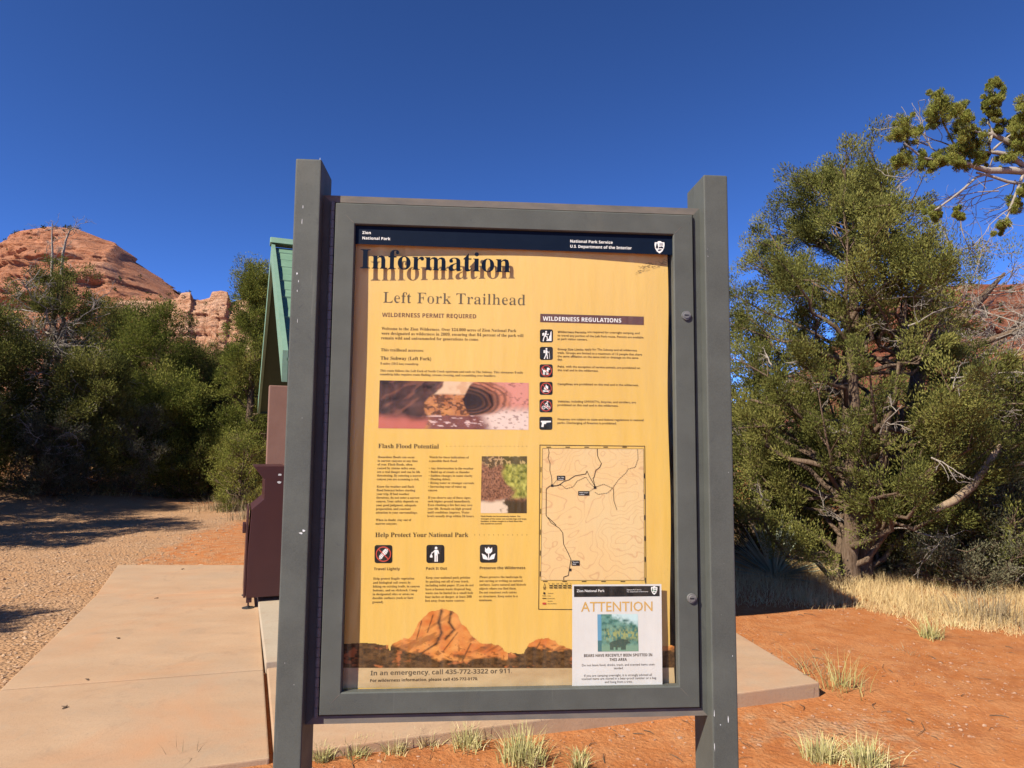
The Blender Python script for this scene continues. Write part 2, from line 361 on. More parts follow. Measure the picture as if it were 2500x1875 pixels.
# ------------------------------------------------------------------ the information board
SS = .917                                            # metres per unit of the measured board
YAW = .0749
BX, BY, CZ = .0096, 1.672, 1.572
HW, HH = .45 * SS, .62595 * SS                       # half size of the opening in the door
_ri = Matrix.Rotation(-YAW, 3, 'Z'); _co = _ri @ Vector((-BX, -BY, CAM_H - CZ))
GL_W = .010 * SS                                     # glazing
def poster_w(u, v):                                  # the poster behind the glazing, a little buckled
    b = .0105 * math.exp(-(((u - .05) / .30) ** 2 + ((v - .38) / .40) ** 2)) + .004 * math.exp(-(((u - .1) / .3) ** 2 + ((v + .30) / .25) ** 2))
    return .0285 - b + .0012 * math.sin(9 * v + 2 * u) + (.003 * max(0, u - .33) / .08)
def on_board(px, py, wf):                            # photo position (2500 px wide) -> place on the board
    d = _ri @ (RT * ((px - 1250) / F_PX) - UP * ((py - 937.5) / F_PX) + FW); wv = wf(0, 0)
    for _ in range(6):
        t = (wv - _co.y) / d.y; u = _co.x + d.x * t; v = _co.z + d.z * t; wv = wf(u, v)
    return u, v
glass_w = lambda u, v: GL_W - .0006
NOTICE_W = .0150
notice_w = lambda u, v: NOTICE_W + .0012 * math.sin(7 * u + 1)
CA = lambda x, y: (840 + x * .38879, 530 + y * .38879)
CB = lambda x, y: (840 + x * .39180, 1050 + y * .39180)
def place(u, v, wf, lay): return (u, wf(u, v) - .00035 * lay, CZ + v)

# (name, surface, material, layer, crop, [(x, y, text, style)], (index of the line that fixes the width, its right end), tall)
TB = []
def T(name, surf, mat, lay, crop, lines, ref, tall=1.12, sty='serif', parent=None, align='L'):
    L = [(x, y, s, sty) for x, y, s in lines]; TB.append((name, surf, mat, lay, crop, L, ref, tall, parent, align))
def para(crop, x0, x1, rows): n = len(rows); return [(x0 + (x1 - x0) * i / max(1, n - 1), y, s) for i, (y, s) in enumerate(rows)]
T('header_lettering', 'g', 'white', 2, CA, [(115, 106, 'Zion'), (115, 140, 'National Park')], (1, 291), 1.08, 'sansbold', 'band')
T('header_lettering', 'g', 'white', 2, CA, [(1420, 160, 'National Park Service'), (1420, 192, 'U.S. Department of the Interior')], (1, 1806), 1.1, 'sansbold', 'band')
T('title_lettering', 'g', 'navy', 1, CA, [(100, 321, 'Information')], (0, 1045), 1.10, 'serifbold', 'pane')
T('place_heading', 'p', 'inkfade', 1, CA, [(245, 537, 'Left Fork Trailhead')], (0, 1138), 1.06, 'seriflight')
T('permit_heading', 'p', 'inkbrown', 1, CA, [(238, 626, 'WILDERNESS PERMIT REQUIRED')], (0, 830), 1.1, 'sansbold')
T('welcome_paragraph', 'p', 'ink', 1, CA, [(235, 708, 'Welcome to the Zion Wilderness. Over 124,000 acres of Zion National Park'), (234, 738, 'were designated as wilderness in 2009, ensuring that 84 percent of the park will'), (233, 767, 'remain wild and untrammeled for generations to come.')], (1, 1126), 1.16)
T('access_paragraph', 'p', 'ink', 1, CA, [(231, 842, 'This trailhead accesses:')], (0, 500), 1.16)
T('route_heading', 'p', 'ink', 1, CA, [(229, 895, 'The Subway (Left Fork)')], (0, 547), 1.1, 'serifbold')
T('route_paragraph', 'p', 'ink', 1, CA, [(228, 926, '9 miles (10.5 km) roundtrip')], (0, 466), 1.16)
T('route_paragraph', 'p', 'ink', 1, CA, [(226, 970, 'This route follows the Left Fork of North Creek upstream and ends in The Subway. This strenuous 9-mile'), (225, 993, 'roundtrip hike requires route finding, stream crossing, and scrambling over boulders.')], (0, 1123), 1.16)
T('bar_lettering', 'p', 'white', 2, CA, [(1248, 650, 'WILDERNESS REGULATIONS')], (0, 1740), 1.1, 'sansbold', 'bar')
REG = [('Wilderness Permits', [(727, 'are required for overnight camping, and'), (749, 'to travel any portion of the Left Fork route. Permits are available'), (771, 'at park visitor centers.')], 1520, 1880),
       ('Group Size Limits', [(836, 'apply for The Subway and all wilderness'), (858, 'trails. Groups are limited to a maximum of 12 people that share'), (880, 'the same affiliation on the same trail or drainage on the same'), (900, 'day.')], 1503, 1870),
       ('Pets,', [(945, 'with the exception of service animals, are prohibited on'), (967, 'this trail and in the wilderness.')], 1384, 1597),
       ('Campfires', [(1055, 'are prohibited on this trail and in the wilderness.')], 1435, 1850),
       ('Vehicles,', [(1164, 'including UHV/ATVs, bicycles, and strollers, are'), (1186, 'prohibited on this trail and in the wilderness.')], 1419, 1722),
       ('Firearms', [(1276, 'are subject to state and federal regulations in national'), (1298, 'parks. Discharging of firearms is prohibited.')], 1418, 1711)]
for hd, rows, xr, xe in REG:
    T('regulation_heading', 'p', 'ink', 1, CA, [(1341, rows[0][0], hd)], (0, xr), 1.08, 'sansbold')
    first = (xr + 8, rows[0][0], rows[0][1]); rest = [(1340, y, s) for y, s in rows[1:]]
    T('regulation_paragraph', 'p', 'ink', 1, CA, [first] + rest, (min(1, len(rest)), xe), 1.06, 'sans')
T('section_heading', 'p', 'ink', 1, CB, [(213, 112, 'Flash Flood Potential')], (0, 590), 1.1, 'serifbold')
T('hazard_paragraph', 'p', 'ink', 1, CB, para(CB, 210, 196, [(174, 'Hazardous floods can occur'), (197, 'in narrow canyons at any time'), (220, 'of year. Flash floods, often'), (243, 'caused by storms miles away,'), (266, 'are a real danger and can be life'), (289, 'threatening. By entering a narrow'), (312, 'canyon you are assuming a risk.'), (358, 'Know the weather and flash'), (381, 'flood forecast before starting'), (404, 'your trip. If bad weather'), (427, 'threatens, do not enter a narrow'), (450, 'canyon. Your safety depends on'), (474, 'your good judgment, adequate'), (497, 'preparation, and constant'), (520, 'attention to your surroundings.'), (566, 'When in doubt, stay out of'), (589, 'narrow canyons.')]), (5, 486), 1.16)
T('warning_paragraph', 'p', 'ink', 1, CB, para(CB, 531, 519, [(175, 'Watch for these indications of'), (198, 'a possible flash flood:'), (244, '• Any deterioration in the weather'), (267, '• Build up of clouds or thunder'), (290, '• Sudden changes in water clarity'), (312, '• Floating debris'), (335, '• Rising water or stronger currents'), (358, '• Increasing roar of water up'), (381, 'canyon'), (427, 'If you observe any of these signs,'), (450, 'seek higher ground immediately.'), (473, 'Even climbing a few feet may save'), (496, 'your life. Remain on high ground'), (519, 'until conditions improve. Water'), (542, 'levels usually drop within 24 hours.')]), (6, 810), 1.16)
T('caption', 'p', 'inkblack', 1, CB, [(852, 541, 'Flash floods can be extremely violent. The'), (852, 557, 'strength of the water can tumble logs and large'), (852, 572, 'boulders. A hiker caught in a flash flood like'), (851, 587, 'this would not survive.')], (1, 1136), 1.05, 'sansbold')
T('section_heading', 'p', 'ink', 1, CB, [(194, 666, 'Help Protect Your National Park')], (0, 774), 1.1, 'serifbold')
for x, y, s, xr in ((186, 873, 'Travel Lightly', 348), (511, 870, 'Pack It Out', 641), (845, 867, 'Preserve the Wilderness', 1129)):
    T('advice_heading', 'p', 'ink', 1, CB, [(x, y, s)], (0, xr), 1.08, 'sansbold')
T('advice_paragraph', 'p', 'ink', 1, CB, para(CB, 182, 176, [(932, 'Help protect fragile vegetation'), (957, 'and biological soil crusts by'), (981, 'hiking on existing trails, in canyon'), (1005, 'bottoms, and on slickrock. Camp'), (1029, 'in designated sites or areas on'), (1053, 'durable surfaces (rock or bare'), (1078, 'ground).')]), (2, 471), 1.16)
T('advice_paragraph', 'p', 'ink', 1, CB, para(CB, 509, 505, [(926, 'Keep your national park pristine'), (950, 'by packing out all of your trash,'), (974, 'including toilet paper. If you do not'), (998, 'have a human waste disposal bag,'), (1022, 'waste can be buried in a small hole'), (1046, 'four inches or deeper, at least 200'), (1070, 'feet away from water sources.')]), (2, 807), 1.16)
T('advice_paragraph', 'p', 'ink', 1, CB, para(CB, 844, 841, [(922, 'Please preserve the landscape by'), (946, 'not carving or writing on natural'), (970, 'surfaces. Leave natural and historic'), (994, 'objects where you find them.'), (1018, 'Do not construct rock cairns'), (1042, 'or structures. Keep noise to a'), (1066, 'minimum.')]), (2, 1135), 1.16)
T('emergency_line', 'p', 'inkfade', 2, CB, [(165, 1528, 'In an emergency, call 435-772-3322 or 911.')], (0, 1045), 1.02, 'sansbold')
T('emergency_line', 'p', 'ink', 2, CB, [(163, 1569, 'For wilderness information, please call 435-772-0170.')], (0, 833), 1.04, 'sansbold')
for x, y, rows, xr in ((1332, 297, ('Hop Valley', 'Trailhead'), 1371), (1464, 392, ('Wildcat Canyon', 'Trailhead'), 1520), (1424, 826, ('You are', 'here.'), 1460)):
    T('place_lettering', 'p', 'white', 4, CB, [(x, y, rows[0]), (x, y + 12, rows[1])], (0, xr), 1.1, 'sans', 'map')
T('legend_lettering', 'p', 'ink', 2, CB, [(1268, 1020, 'Trailhead'), (1268, 1036, 'Trails'), (1268, 1052, 'Paved Road'), (1268, 1068, 'Streams'), (1268, 1084, 'Zion Boundary')], (4, 1323), 1.1, 'sansbold', 'map')
T('legend_lettering', 'p', 'ink', 2, CB, [(1274, 962, '0     0.2    0.4    0.6    0.8     1')], (0, 1412), 1.2, 'sans', 'map')
T('legend_lettering', 'p', 'ink', 2, CB, [(1243, 995, 'N')], (0, 1254), 1.2, 'sansbold', 'map')
T('header_lettering', 'n', 'white', 3, CB, [(1449, 1009, 'Zion National Park')], (0, 1622), 1.1, 'sans', 'nhead')
T('header_lettering', 'n', 'white', 3, CB, [(1762, 998, 'National Park Service'), (1762, 1010, 'U.S. Department of the Interior')], (1, 1895), 1.1, 'sanslight', 'nhead')
T('attention_heading', 'n', 'gold', 1, CB, [(1476, 1131, 'ATTENTION')], (0, 1922), 1.16, 'sans')
T('bear_warning', 'n', 'ink', 1, CB, [(1495, 1414, 'BEARS HAVE RECENTLY BEEN SPOTTED IN'), (1654, 1439, 'THIS AREA')], (0, 1920), 1.25, 'sansbold')
T('notice_paragraph', 'n', 'ink', 1, CB, [(1482, 1472, 'Do not leave food, drinks, trash, and scented items unat-'), (1681, 1490, 'tended.'), (1496, 1537, 'If you are camping overnight, it is strongly advised all'), (1480, 1557, 'scented items are stored in a bear-proof canister or a bag'), (1624, 1576, 'and hung from a tree.')], (3, 1945), 1.1, 'sanslight')
prep_texts([(s, st) for b in TB for _, _, s, st in b[5]])
SURF = {'g': glass_w, 'p': poster_w, 'n': notice_w}

def text_block(b, parent):
    name, surf, mat, lay, crop, lines, (ri, rx), tall, _, al = b
    wf = SURF[surf]; x, y, s, st = lines[ri]
    v, f = _TX[(s, st)]
    u0, v0 = on_board(*crop(x, y), wf); u1, _ = on_board(*crop(rx, y), wf)
    k = (u1 - u0) / (v[:, 0].max() - v[:, 0].min()); tall *= .90
    m = MB()
    for x, y, s, st in lines:
        v, f = _TX[(s, st)]; u0, v0 = on_board(*crop(x, y), wf); x0 = v[:, 0].min()
        m.add([place(u0 + (a - x0) * k, v0 + b_ * k * tall, wf, lay) for a, b_ in v], f)
    me = bpy.data.meshes.new(name); me.from_pydata(m.v, [], m.f); me.update(); me.materials.append(MAT[mat])
    o = bpy.data.objects.new(name, me); COL.objects.link(o); o.parent = parent
    return o

class Print:                                          # flat printed shapes laid on one of the board's surfaces
    def __init__(s, surf, crop, lay): s.wf = SURF[surf]; s.crop = crop; s.lay = lay; s.m = MB()
    def uv(s, x, y): return on_board(*s.crop(x, y), s.wf)
    def poly(s, pts, mi=0, dl=0):
        q = [place(*s.uv(x, y), s.wf, s.lay + dl) for x, y in pts]; s.m.poly(q, mi); return s
    def line(s, pts, wd, mi=0, dl=0, dash=None):
        P = [Vector(s.uv(x, y)) for x, y in pts]; h = wd * .39 / 2500 * 1.15
        if dash:
            q = []
            for a, b in zip(P, P[1:]):
                n = max(1, int((b - a).length / dash)); 
                for i in range(n): q.append((a.lerp(b, (i + .1) / n), a.lerp(b, (i + .75) / n)))
        else:
            q = []
            for a, b in zip(P, P[1:]):
                n = max(1, int((b - a).length / .02)); q += [(a.lerp(b, i / n), a.lerp(b, (i + 1) / n)) for i in range(n)]
        for a, b in q:
            d = (b - a)
            if d.length < 1e-7: continue
            d.normalize(); nn = Vector((-d.y, d.x)) * h; e = d * h * .6
            s.m.add([place(*p, s.wf, s.lay + dl) for p in (a - e - nn, b + e - nn, b + e + nn, a - e + nn)], [(0, 1, 2, 3)], mi)
        return s
    def disc(s, x, y, r, mi=0, dl=0, n=20, r_in=None):
        o = [(x + r * math.cos(2 * math.pi * i / n), y + r * math.sin(2 * math.pi * i / n)) for i in range(n)]
        if r_in is None: return s.poly(o, mi, dl)
        i_ = [(x + r_in * math.cos(2 * math.pi * i / n), y + r_in * math.sin(2 * math.pi * i / n)) for i in range(n)]
        q = [place(*s.uv(*p), s.wf, s.lay + dl) for p in o + i_]
        s.m.add(q, [(i, (i + 1) % n, (i + 1) % n + n, i + n) for i in range(n)], mi); return s
    def rrect(s, x0, y0, x1, y1, r, mi=0, dl=0):
        pts = []
        for cx, cy, a0 in ((x1 - r, y1 - r, 0), (x0 + r, y1 - r, 90), (x0 + r, y0 + r, 180), (x1 - r, y0 + r, 270)):
            for k in range(5): a = R(a0 + k * 22.5); pts.append((cx + r * math.cos(a), cy + r * math.sin(a)))
        return s.poly(pts, mi, dl)
    def grid(s, quad, nx, ny, mi=0, dl=0):            # a four-cornered field that follows the buckled sheet
        tl, tr, br, bl = [Vector(s.uv(*p)) for p in quad]; vs = []
        for j in range(ny + 1):
            for i in range(nx + 1):
                a, b = i / nx, j / ny; vs.append(place(*((tl * (1 - a) + tr * a) * (1 - b) + (bl * (1 - a) + br * a) * b), s.wf, s.lay + dl))
        s.m.add(vs, [(j * (nx + 1) + i, (j + 1) * (nx + 1) + i, (j + 1) * (nx + 1) + i + 1, j * (nx + 1) + i + 1) for j in range(ny) for i in range(nx)], mi); return s
    def build(s, name, mats, parent):
        me = bpy.data.meshes.new(name); me.from_pydata(s.m.v, [], s.m.f); me.update()
        for m in (mats if isinstance(mats, (list, tuple)) else [mats]): me.materials.append(MAT[m])
        me.polygons.foreach_set('material_index', s.m.mi)
        o = bpy.data.objects.new(name, me); COL.objects.link(o); o.parent = parent; return o

def picture(name, surf, crop, lay, quad, nx, ny, fn, parent, mask=None):
    tl, tr, br, bl = [Vector(on_board(*crop(*p), SURF[surf])) for p in quad]; wf = SURF[surf]
    a, b = np.meshgrid(np.linspace(0, 1, nx), np.linspace(0, 1, ny))
    P = [place(*((tl * (1 - i) + tr * i) * (1 - j) + (bl * (1 - i) + br * i) * j), wf, lay) for i, j in zip(a.ravel(), b.ravel())]
    idx = np.arange(nx * ny).reshape(ny, nx)
    fc = np.stack([idx[:-1, :-1], idx[1:, :-1], idx[1:, 1:], idx[:-1, 1:]], -1).reshape(-1, 4)
    col = fn(a.ravel(), 1 - b.ravel())
    if mask is not None:
        mk = mask(a.ravel(), 1 - b.ravel()); fc = fc[mk[fc].all(1)]
    return np_mesh(name, np.array(P), fc, MAT['photo'], parent, tint=np.clip(col * .78, 0, 1), attr='print')

def lerpc(c, d, t): t = np.clip(np.asarray(t), 0, 1)[:, None]; return np.asarray(c) * (1 - t) + np.asarray(d) * t
def pic_canyon(a, b):
    n = fbm(a * 18, b * 8, 5, 3); n2 = fbm(a * 40, b * 22, 3, 9); m = fbm(a * 6, b * 4, 3, 14); j = .03 * (n - .5)
    c = lerpc((.40, .13, .05), (.68, .30, .10), n * 1.7 - .35); c = lerpc(c, (.09, .035, .02), sstep(.53, .63, n2) * .85)                    # far wall
    c = lerpc(c, (.80, .55, .33), sstep(.70, .76, b + .5 * j) * (a > .36) * (a < .66)); c = lerpc(c, (.66, .36, .18), sstep(.70, .76, b) * sstep(.55, .7, n) * .7)
    e = np.interp(b, (0, .22, .30, .42, .55, .68, .78, .88, 1.), (.30, .33, .315, .298, .30, .335, .385, .41, .425)) + j                        # left wall
    lc = lerpc((.022, .012, .010), (.13, .06, .045), n * 1.9 - .5); lc = lerpc(lc, (.26, .10, .06), sstep(.55, .7, fbm(a * 30 - b * 12, b * 6, 3, 6)) * .6)
    lc = lerpc(lc, (.58, .16, .11), sstep(.36, .14, b + .22 * a - .12 * (n - .5)) * .95); t = sstep(.010, -.010, a - e)[:, None]; c = c * (1 - t) + lc * t
    e2 = np.interp(b, (0, .2, .32, .5, .65, .8, .92, 1.), (.70, .68, .60, .565, .56, .575, .60, .62)) + j                                     # scooped right wall
    r = np.hypot((a - .58) * 1.55, (b - .60) * .95); arc = .5 + .5 * np.sin(r * 95 + m * 9); far = r + .08 * (n - .5)
    rc = lerpc((.030, .015, .012), (.16, .065, .035), arc * sstep(.08, .26, far)); rc = lerpc(rc, (.60, .22, .12), sstep(.26, .40, far) * (.35 + .65 * arc)); rc = lerpc(rc, (.72, .30, .22), sstep(.42, .52, far) * sstep(.3, .6, b)); rc = lerpc(rc, (.82, .62, .50), sstep(.30, .46, far + .25 * (.42 - b)) * sstep(.55, .30, b))
    rc = lerpc(rc, (.14, .05, .04), sstep(.62, .70, n2) * .55 * (far > .3)); t = sstep(-.008, .008, a - e2)[:, None]; c = c * (1 - t) + rc * t
    fl = sstep(.30, .26, b + .6 * j) * sstep(.30, .36, a) * sstep(.74, .64, a - .15 * (.3 - b))                                             # wet floor
    fc = lerpc((.11, .035, .03), (.34, .13, .10), n); fc = lerpc(fc, (.75, .52, .44), sstep(.60, .68, fbm(a * 22, b * 30, 3, 30)) * (b > .05)); return c * (1 - fl[:, None]) + fc * fl[:, None]
def pic_flood(a, b):
    n = fbm(a * 16, b * 18, 4, 21); m = fbm(a * 5, b * 5, 3, 4); s = fbm(a * 40 + b * 22, b * 40 - a * 20, 3, 8)
    c = lerpc((.085, .035, .02), (.42, .19, .10), s * 1.7 - .35)
    g = sstep(.0, .12, a - .40 - .25 * sstep(.75, .3, b) + .25 * (m - .5)) * sstep(.22, .32, b); c2 = lerpc((.12, .13, .02), (.60, .56, .12), n * 1.8 - .45); c = c * (1 - g[:, None]) + c2 * g[:, None]
    t = sstep(.80, .88, b + .15 * (m - .5)); c = lerpc(c, (.10, .07, .03), t * .9 * (n < .6)); c = lerpc(c, (.55, .36, .16), t * (n > .6) * .8)
    lo = sstep(.25, .17, b - .1 * (m - .5)); w_ = lerpc((.07, .045, .02), (.78, .60, .40), sstep(.60, .45, a + .3 * (n - .5)))
    return c * (1 - lo[:, None]) + w_ * lo[:, None]
def pic_bear(a, b):
    n = fbm(a * 12, b * 12, 4, 31); s = fbm(a * 30, b * 14, 3, 2)
    c = lerpc((.03, .115, .095), (.18, .36, .27), n * 1.8 - .4)
    c = lerpc(c, (.55, .72, .68), sstep(.75, .95, b + .3 * (a - .62) * (a > .3) + .22 * (n - .5)) * (a > .35))
    gm = np.exp(-((b - .45) / .15) ** 2) * sstep(.12, .2, a); c = lerpc(c, (.36, .38, .13), gm * sstep(.38, .62, s))
    c = lerpc(c, (.20, .34, .22), sstep(.25, .12, b))
    bear = (((a - .50) / .215) ** 2 + ((b - .20) / .095) ** 2 < 1) | (((a - .57) / .12) ** 2 + ((b - .25) / .08) ** 2 < 1); head = (((a - .70) / .062) ** 2 + ((b - .255) / .06) ** 2 < 1) | (((a - .755) / .045) ** 2 + ((b - .235) / .028) ** 2 < 1)
    legs = ((np.abs(a - .345) < .042) | (np.abs(a - .46) < .032) | (np.abs(a - .60) < .035) | (np.abs(a - .665) < .03)) & (b < .2) & (b > .045)
    ears = (np.hypot(a - .665, b - .305) < .02) | (np.hypot(a - .735, b - .305) < .02)
    c = lerpc(c, (.055, .085, .062), (bear | head | legs | ears) * .9)
    c = lerpc(c, (.13, .33, .46), (a < .09) & (b > .3)); return lerpc(c, (.06, .17, .17), (a < .10) & (b <= .3))
_B = [(-20, 1330), (60, 1326), (190, 1328), (232, 1340), (268, 1338), (275, 1380), (283, 1345), (310, 1325), (345, 1305), (400, 1290), (425, 1250), (450, 1195), (490, 1150), (520, 1128), (570, 1118), (600, 1106), (650, 1120), (690, 1140), (705, 1180), (720, 1205), (745, 1225), (770, 1270), (800, 1300), (830, 1325), (890, 1325), (950, 1345), (1000, 1385), (1095, 1388), (1130, 1330), (1160, 1305), (1200, 1295), (1250, 1290), (1290, 1305), (1320, 1340), (1400, 1360), (1700, 1352), (2070, 1340)]
MTN = np.array([((x + 14) / 2066, (1484 - y) / 376) for x, y in _B])
def crack(a, b, pts, w_):
    d = np.full(len(a), 9.); x = a * 2066 - 14; y = 1484 - b * 376
    for (x0, y0), (x1, y1) in zip(pts, pts[1:]):
        t = np.clip(((x - x0) * (x1 - x0) + (y - y0) * (y1 - y0)) / ((x1 - x0) ** 2 + (y1 - y0) ** 2), 0, 1); d = np.minimum(d, np.hypot(x - x0 - t * (x1 - x0), y - y0 - t * (y1 - y0)) / w_) if d.min() < 9 else np.hypot(x - x0 - t * (x1 - x0), y - y0 - t * (y1 - y0)) / w_
    return np.exp(-(d + .9 * (fbm(a * 120, b * 30, 2, 44) - .5)) ** 2)
def land_mask(a, b):
    ridge = np.interp(a, MTN[:, 0], MTN[:, 1]); ridge = ridge + .05 * (fbm(a * 150, b * 3, 3, 8) - .5) * (a > .13)
    return (b < ridge + .03 * (fbm(a * 60, b * 8, 3, 5) - .5)) & (b > 0)
def pic_land(a, b):
    n = fbm(a * 30, b * 9, 5, 12); st = fbm(a * 26 - b * 7, b * 3, 4, 7); d = fbm(a * 90, b * 26, 3, 8)
    c = lerpc((.62, .17, .035), (.80, .36, .09), n * 1.7 - .35)
    dark = sstep(.62, .72, st) * sstep(.2, .3, b); c = lerpc(c, (.22, .07, .02), dark * .6)
    for p, w_ in (([(592, 1125), (575, 1200), (592, 1262), (560, 1330)], 17), ([(650, 1128), (638, 1200), (668, 1242), (615, 1300)], 14), ([(540, 1150), (505, 1260)], 6), ([(470, 1190), (440, 1300)], 5), ([(770, 1330), (735, 1400), (700, 1480)], 7), ([(560, 1330), (470, 1390), (380, 1460)], 9), ([(690, 1260), (600, 1380)], 5), ([(1200, 1320), (1160, 1385)], 6)): c = lerpc(c, (.055, .026, .014), crack(a, b, p, w_ * .62) * .9)
    cr = 0 * np.exp(-((a - (.262 + .03 * np.sin(b * 7) - (1 - b) * .05)) / .014) ** 2) * (b > .3); c = lerpc(c, (.06, .028, .012), cr * 1.2)
    c = lerpc(c, (.22, .075, .02), sstep(.64, .70, d) * sstep(.6, .3, b) * .7)
    veg = sstep(.40, .33, b + .20 * (n - .5) + np.where((a > .15) & (a < .49), .20 * np.minimum(1, (a - .15) * 8), 0)); veg = np.where(a < .13, 1, veg); veg = np.where(a > .5, sstep(.34, .28, b + .25 * (n - .5)), veg)
    vc = lerpc((.05, .026, .010), (.17, .085, .028), d * 1.7 - .4); vc = lerpc(vc, (.55, .17, .05), sstep(.62, .74, n) * .8)
    return c * (1 - veg[:, None]) + vc * veg[:, None]

ICON = {}
def icon_fig(P, cx, cy, s, kind):                     # s = half size; figure drawn in white (1), red (2), dark (0)
    q = lambda pts: [(cx + x * s, cy - y * s) for x, y in pts]
    L = lambda pts, w_, mi=1, dl=1: P.line(q(pts), w_ * s, mi, dl)
    D = lambda x, y, r, mi=1, dl=1: P.disc(cx + x * s, cy - y * s, r * s, mi, dl, 16)
    if kind == 'permit':
        D(-.05, .62, .14); P.poly(q([(-.28, .42), (-.02, .46), (.05, .30), (-.12, -.08), (-.36, -.06)]), 1, 1); P.poly(q([(-.62, .40), (-.34, .50), (-.40, .05), (-.62, .02)]), 1, 1)
        L([(-.22, -.02), (.10, -.12), (.14, -.48)], .17); L([(-.28, -.02), (-.42, -.42), (-.50, -.78)], .17); L([(-.02, .36), (.20, .16), (.36, .28)], .11)
        P.poly(q([(.78, .74), (.62, .56), (.58, .10), (.44, -.06), (.40, -.42), (.02, -.62), (.0, -.78), (.78, -.78)]), 1, 1)
    elif kind == 'hiker':
        D(.02, .68, .14); P.poly(q([(-.16, .48), (.12, .50), (.16, -.10), (-.12, -.10)]), 1, 1); P.poly(q([(-.42, .46), (-.2, .50), (-.18, .04), (-.42, .06)]), 1, 1)
        L([(-.02, -.08), (-.14, -.42), (-.30, -.80)], .18); L([(.06, -.08), (.14, -.42), (.18, -.80)], .18); L([(.10, .40), (.24, .14), (.42, .16)], .11); L([(.42, .36), (.52, -.80)], .06)
    elif kind == 'pet':
        P.poly(q([(-.50, .14), (.12, .14), (.12, .44), (.34, .50), (.58, .30), (.58, .18), (.36, .14), (.34, -.16), (-.44, -.16)]), 1, 1)
        for x in (-.42, -.22, .12, .28): L([(x, -.1), (x - .02, -.56)], .14)
        L([(-.48, .08), (-.60, .34)], .10)
    elif kind == 'fire':
        P.poly(q([(0, .62), (.14, .30), (.26, .40), (.34, .06), (.22, -.22), (-.22, -.22), (-.34, .02), (-.22, .26), (-.12, .16)]), 1, 1)
        L([(-.48, -.30), (.48, -.54)], .13); L([(.48, -.30), (-.48, -.54)], .13)
    elif kind == 'bike':
        P.disc(cx - .36 * s, cy + .26 * s, .27 * s, 1, 1, 18, .19 * s); P.disc(cx + .38 * s, cy + .26 * s, .27 * s, 1, 1, 18, .19 * s)
        L([(-.36, -.26), (-.08, .04), (.26, .04), (.38, -.26)], .07); L([(-.08, .04), (.02, -.26), (.26, .04)], .07); L([(-.20, .14), (.10, .44), (.30, .16)], .15); L([(-.16, .12), (.10, -.02), (.02, -.28)], .13); D(.24, .62, .13)
    elif kind == 'gun':
        P.poly(q([(-.78, .30), (-.70, .38), (.78, .38), (.78, .18), (.10, .10), (-.02, -.12), (-.28, -.10), (-.36, -.58), (-.70, -.54), (-.60, -.06), (-.62, .14), (-.78, .20)]), 1, 1)
    elif kind == 'sole':
        P.poly(q([(-.50, -.46), (-.36, -.60), (-.18, -.52), (.02, -.20), (.34, .02), (.54, .34), (.46, .58), (.22, .60), (-.04, .36), (-.22, .08), (-.46, -.18)]), 1, 1)
        for k in range(7): a = -.42 + k * .135; L([(a - .10, a + .16), (a + .16, a - .10)], .05, 0, 2)
    elif kind == 'pack':
        D(.08, .66, .15); P.poly(q([(-.10, .46), (.26, .46), (.26, -.16), (-.10, -.16)]), 1, 1); L([(-.02, -.10), (-.02, -.82)], .16); L([(.19, -.10), (.19, -.82)], .16); L([(-.06, .38), (-.34, .12), (-.42, .10)], .11); L([(.27, .40), (.38, .04)], .10)
        P.poly(q([(-.44, .08), (-.30, -.28), (-.34, -.40), (-.58, -.40), (-.62, -.28)]), 1, 1)
    elif kind == 'flower':
        P.poly(q([(-.40, .74), (-.22, .52), (0, .78), (.22, .52), (.40, .74), (.42, .26), (.20, .02), (-.20, .02), (-.42, .26)]), 1, 1); L([(0, .05), (0, -.70)], .13)
        P.poly(q([(-.08, -.72), (-.62, -.60), (-.78, .02), (-.36, -.16), (-.10, -.50)]), 1, 1); P.poly(q([(.08, -.72), (.62, -.60), (.78, .02), (.36, -.16), (.10, -.50)]), 1, 1)
    if kind in ('pet', 'fire', 'bike', 'sole'):
        P.disc(cx, cy, .86 * s, 2, 3, 26, .75 * s); L([(-.56, .56), (.56, -.56)], .12, 2, 3)
def crest(P, x0, y0, x1, y1, mats):                   # arrowhead badge: 0 ground, 1 dark marks
    W, H = x1 - x0, y1 - y0; q = lambda pts: [(x0 + a * W, y0 + b * H) for a, b in pts]
    P.poly(q([(.5, .0), (.66, .02), (.72, .10), (.97, .10), (1., .30), (.94, .58), (.78, .82), (.5, 1.), (.22, .82), (.06, .58), (0, .30), (.03, .10), (.28, .10), (.34, .02)]), 0, 0)
    P.poly(q([(.24, .14), (.32, .30), (.29, .30), (.36, .44), (.32, .44), (.38, .56), (.27, .57), (.27, .64), (.22, .64), (.22, .57), (.10, .56), (.17, .44), (.13, .44), (.19, .30), (.16, .30)]), 1, 1)
    P.poly(q([(.42, .52), (.54, .42), (.62, .48), (.72, .40), (.90, .56), (.78, .60), (.60, .56), (.46, .60)]), 1, 1)
    P.poly(q([(.30, .72), (.50, .66), (.74, .68), (.62, .76), (.40, .80)]), 1, 1)
    for k in range(3): P.line(q([(.48, .20 + .07 * k), (.84, .20 + .07 * k)]), H * .030, 1, 1)

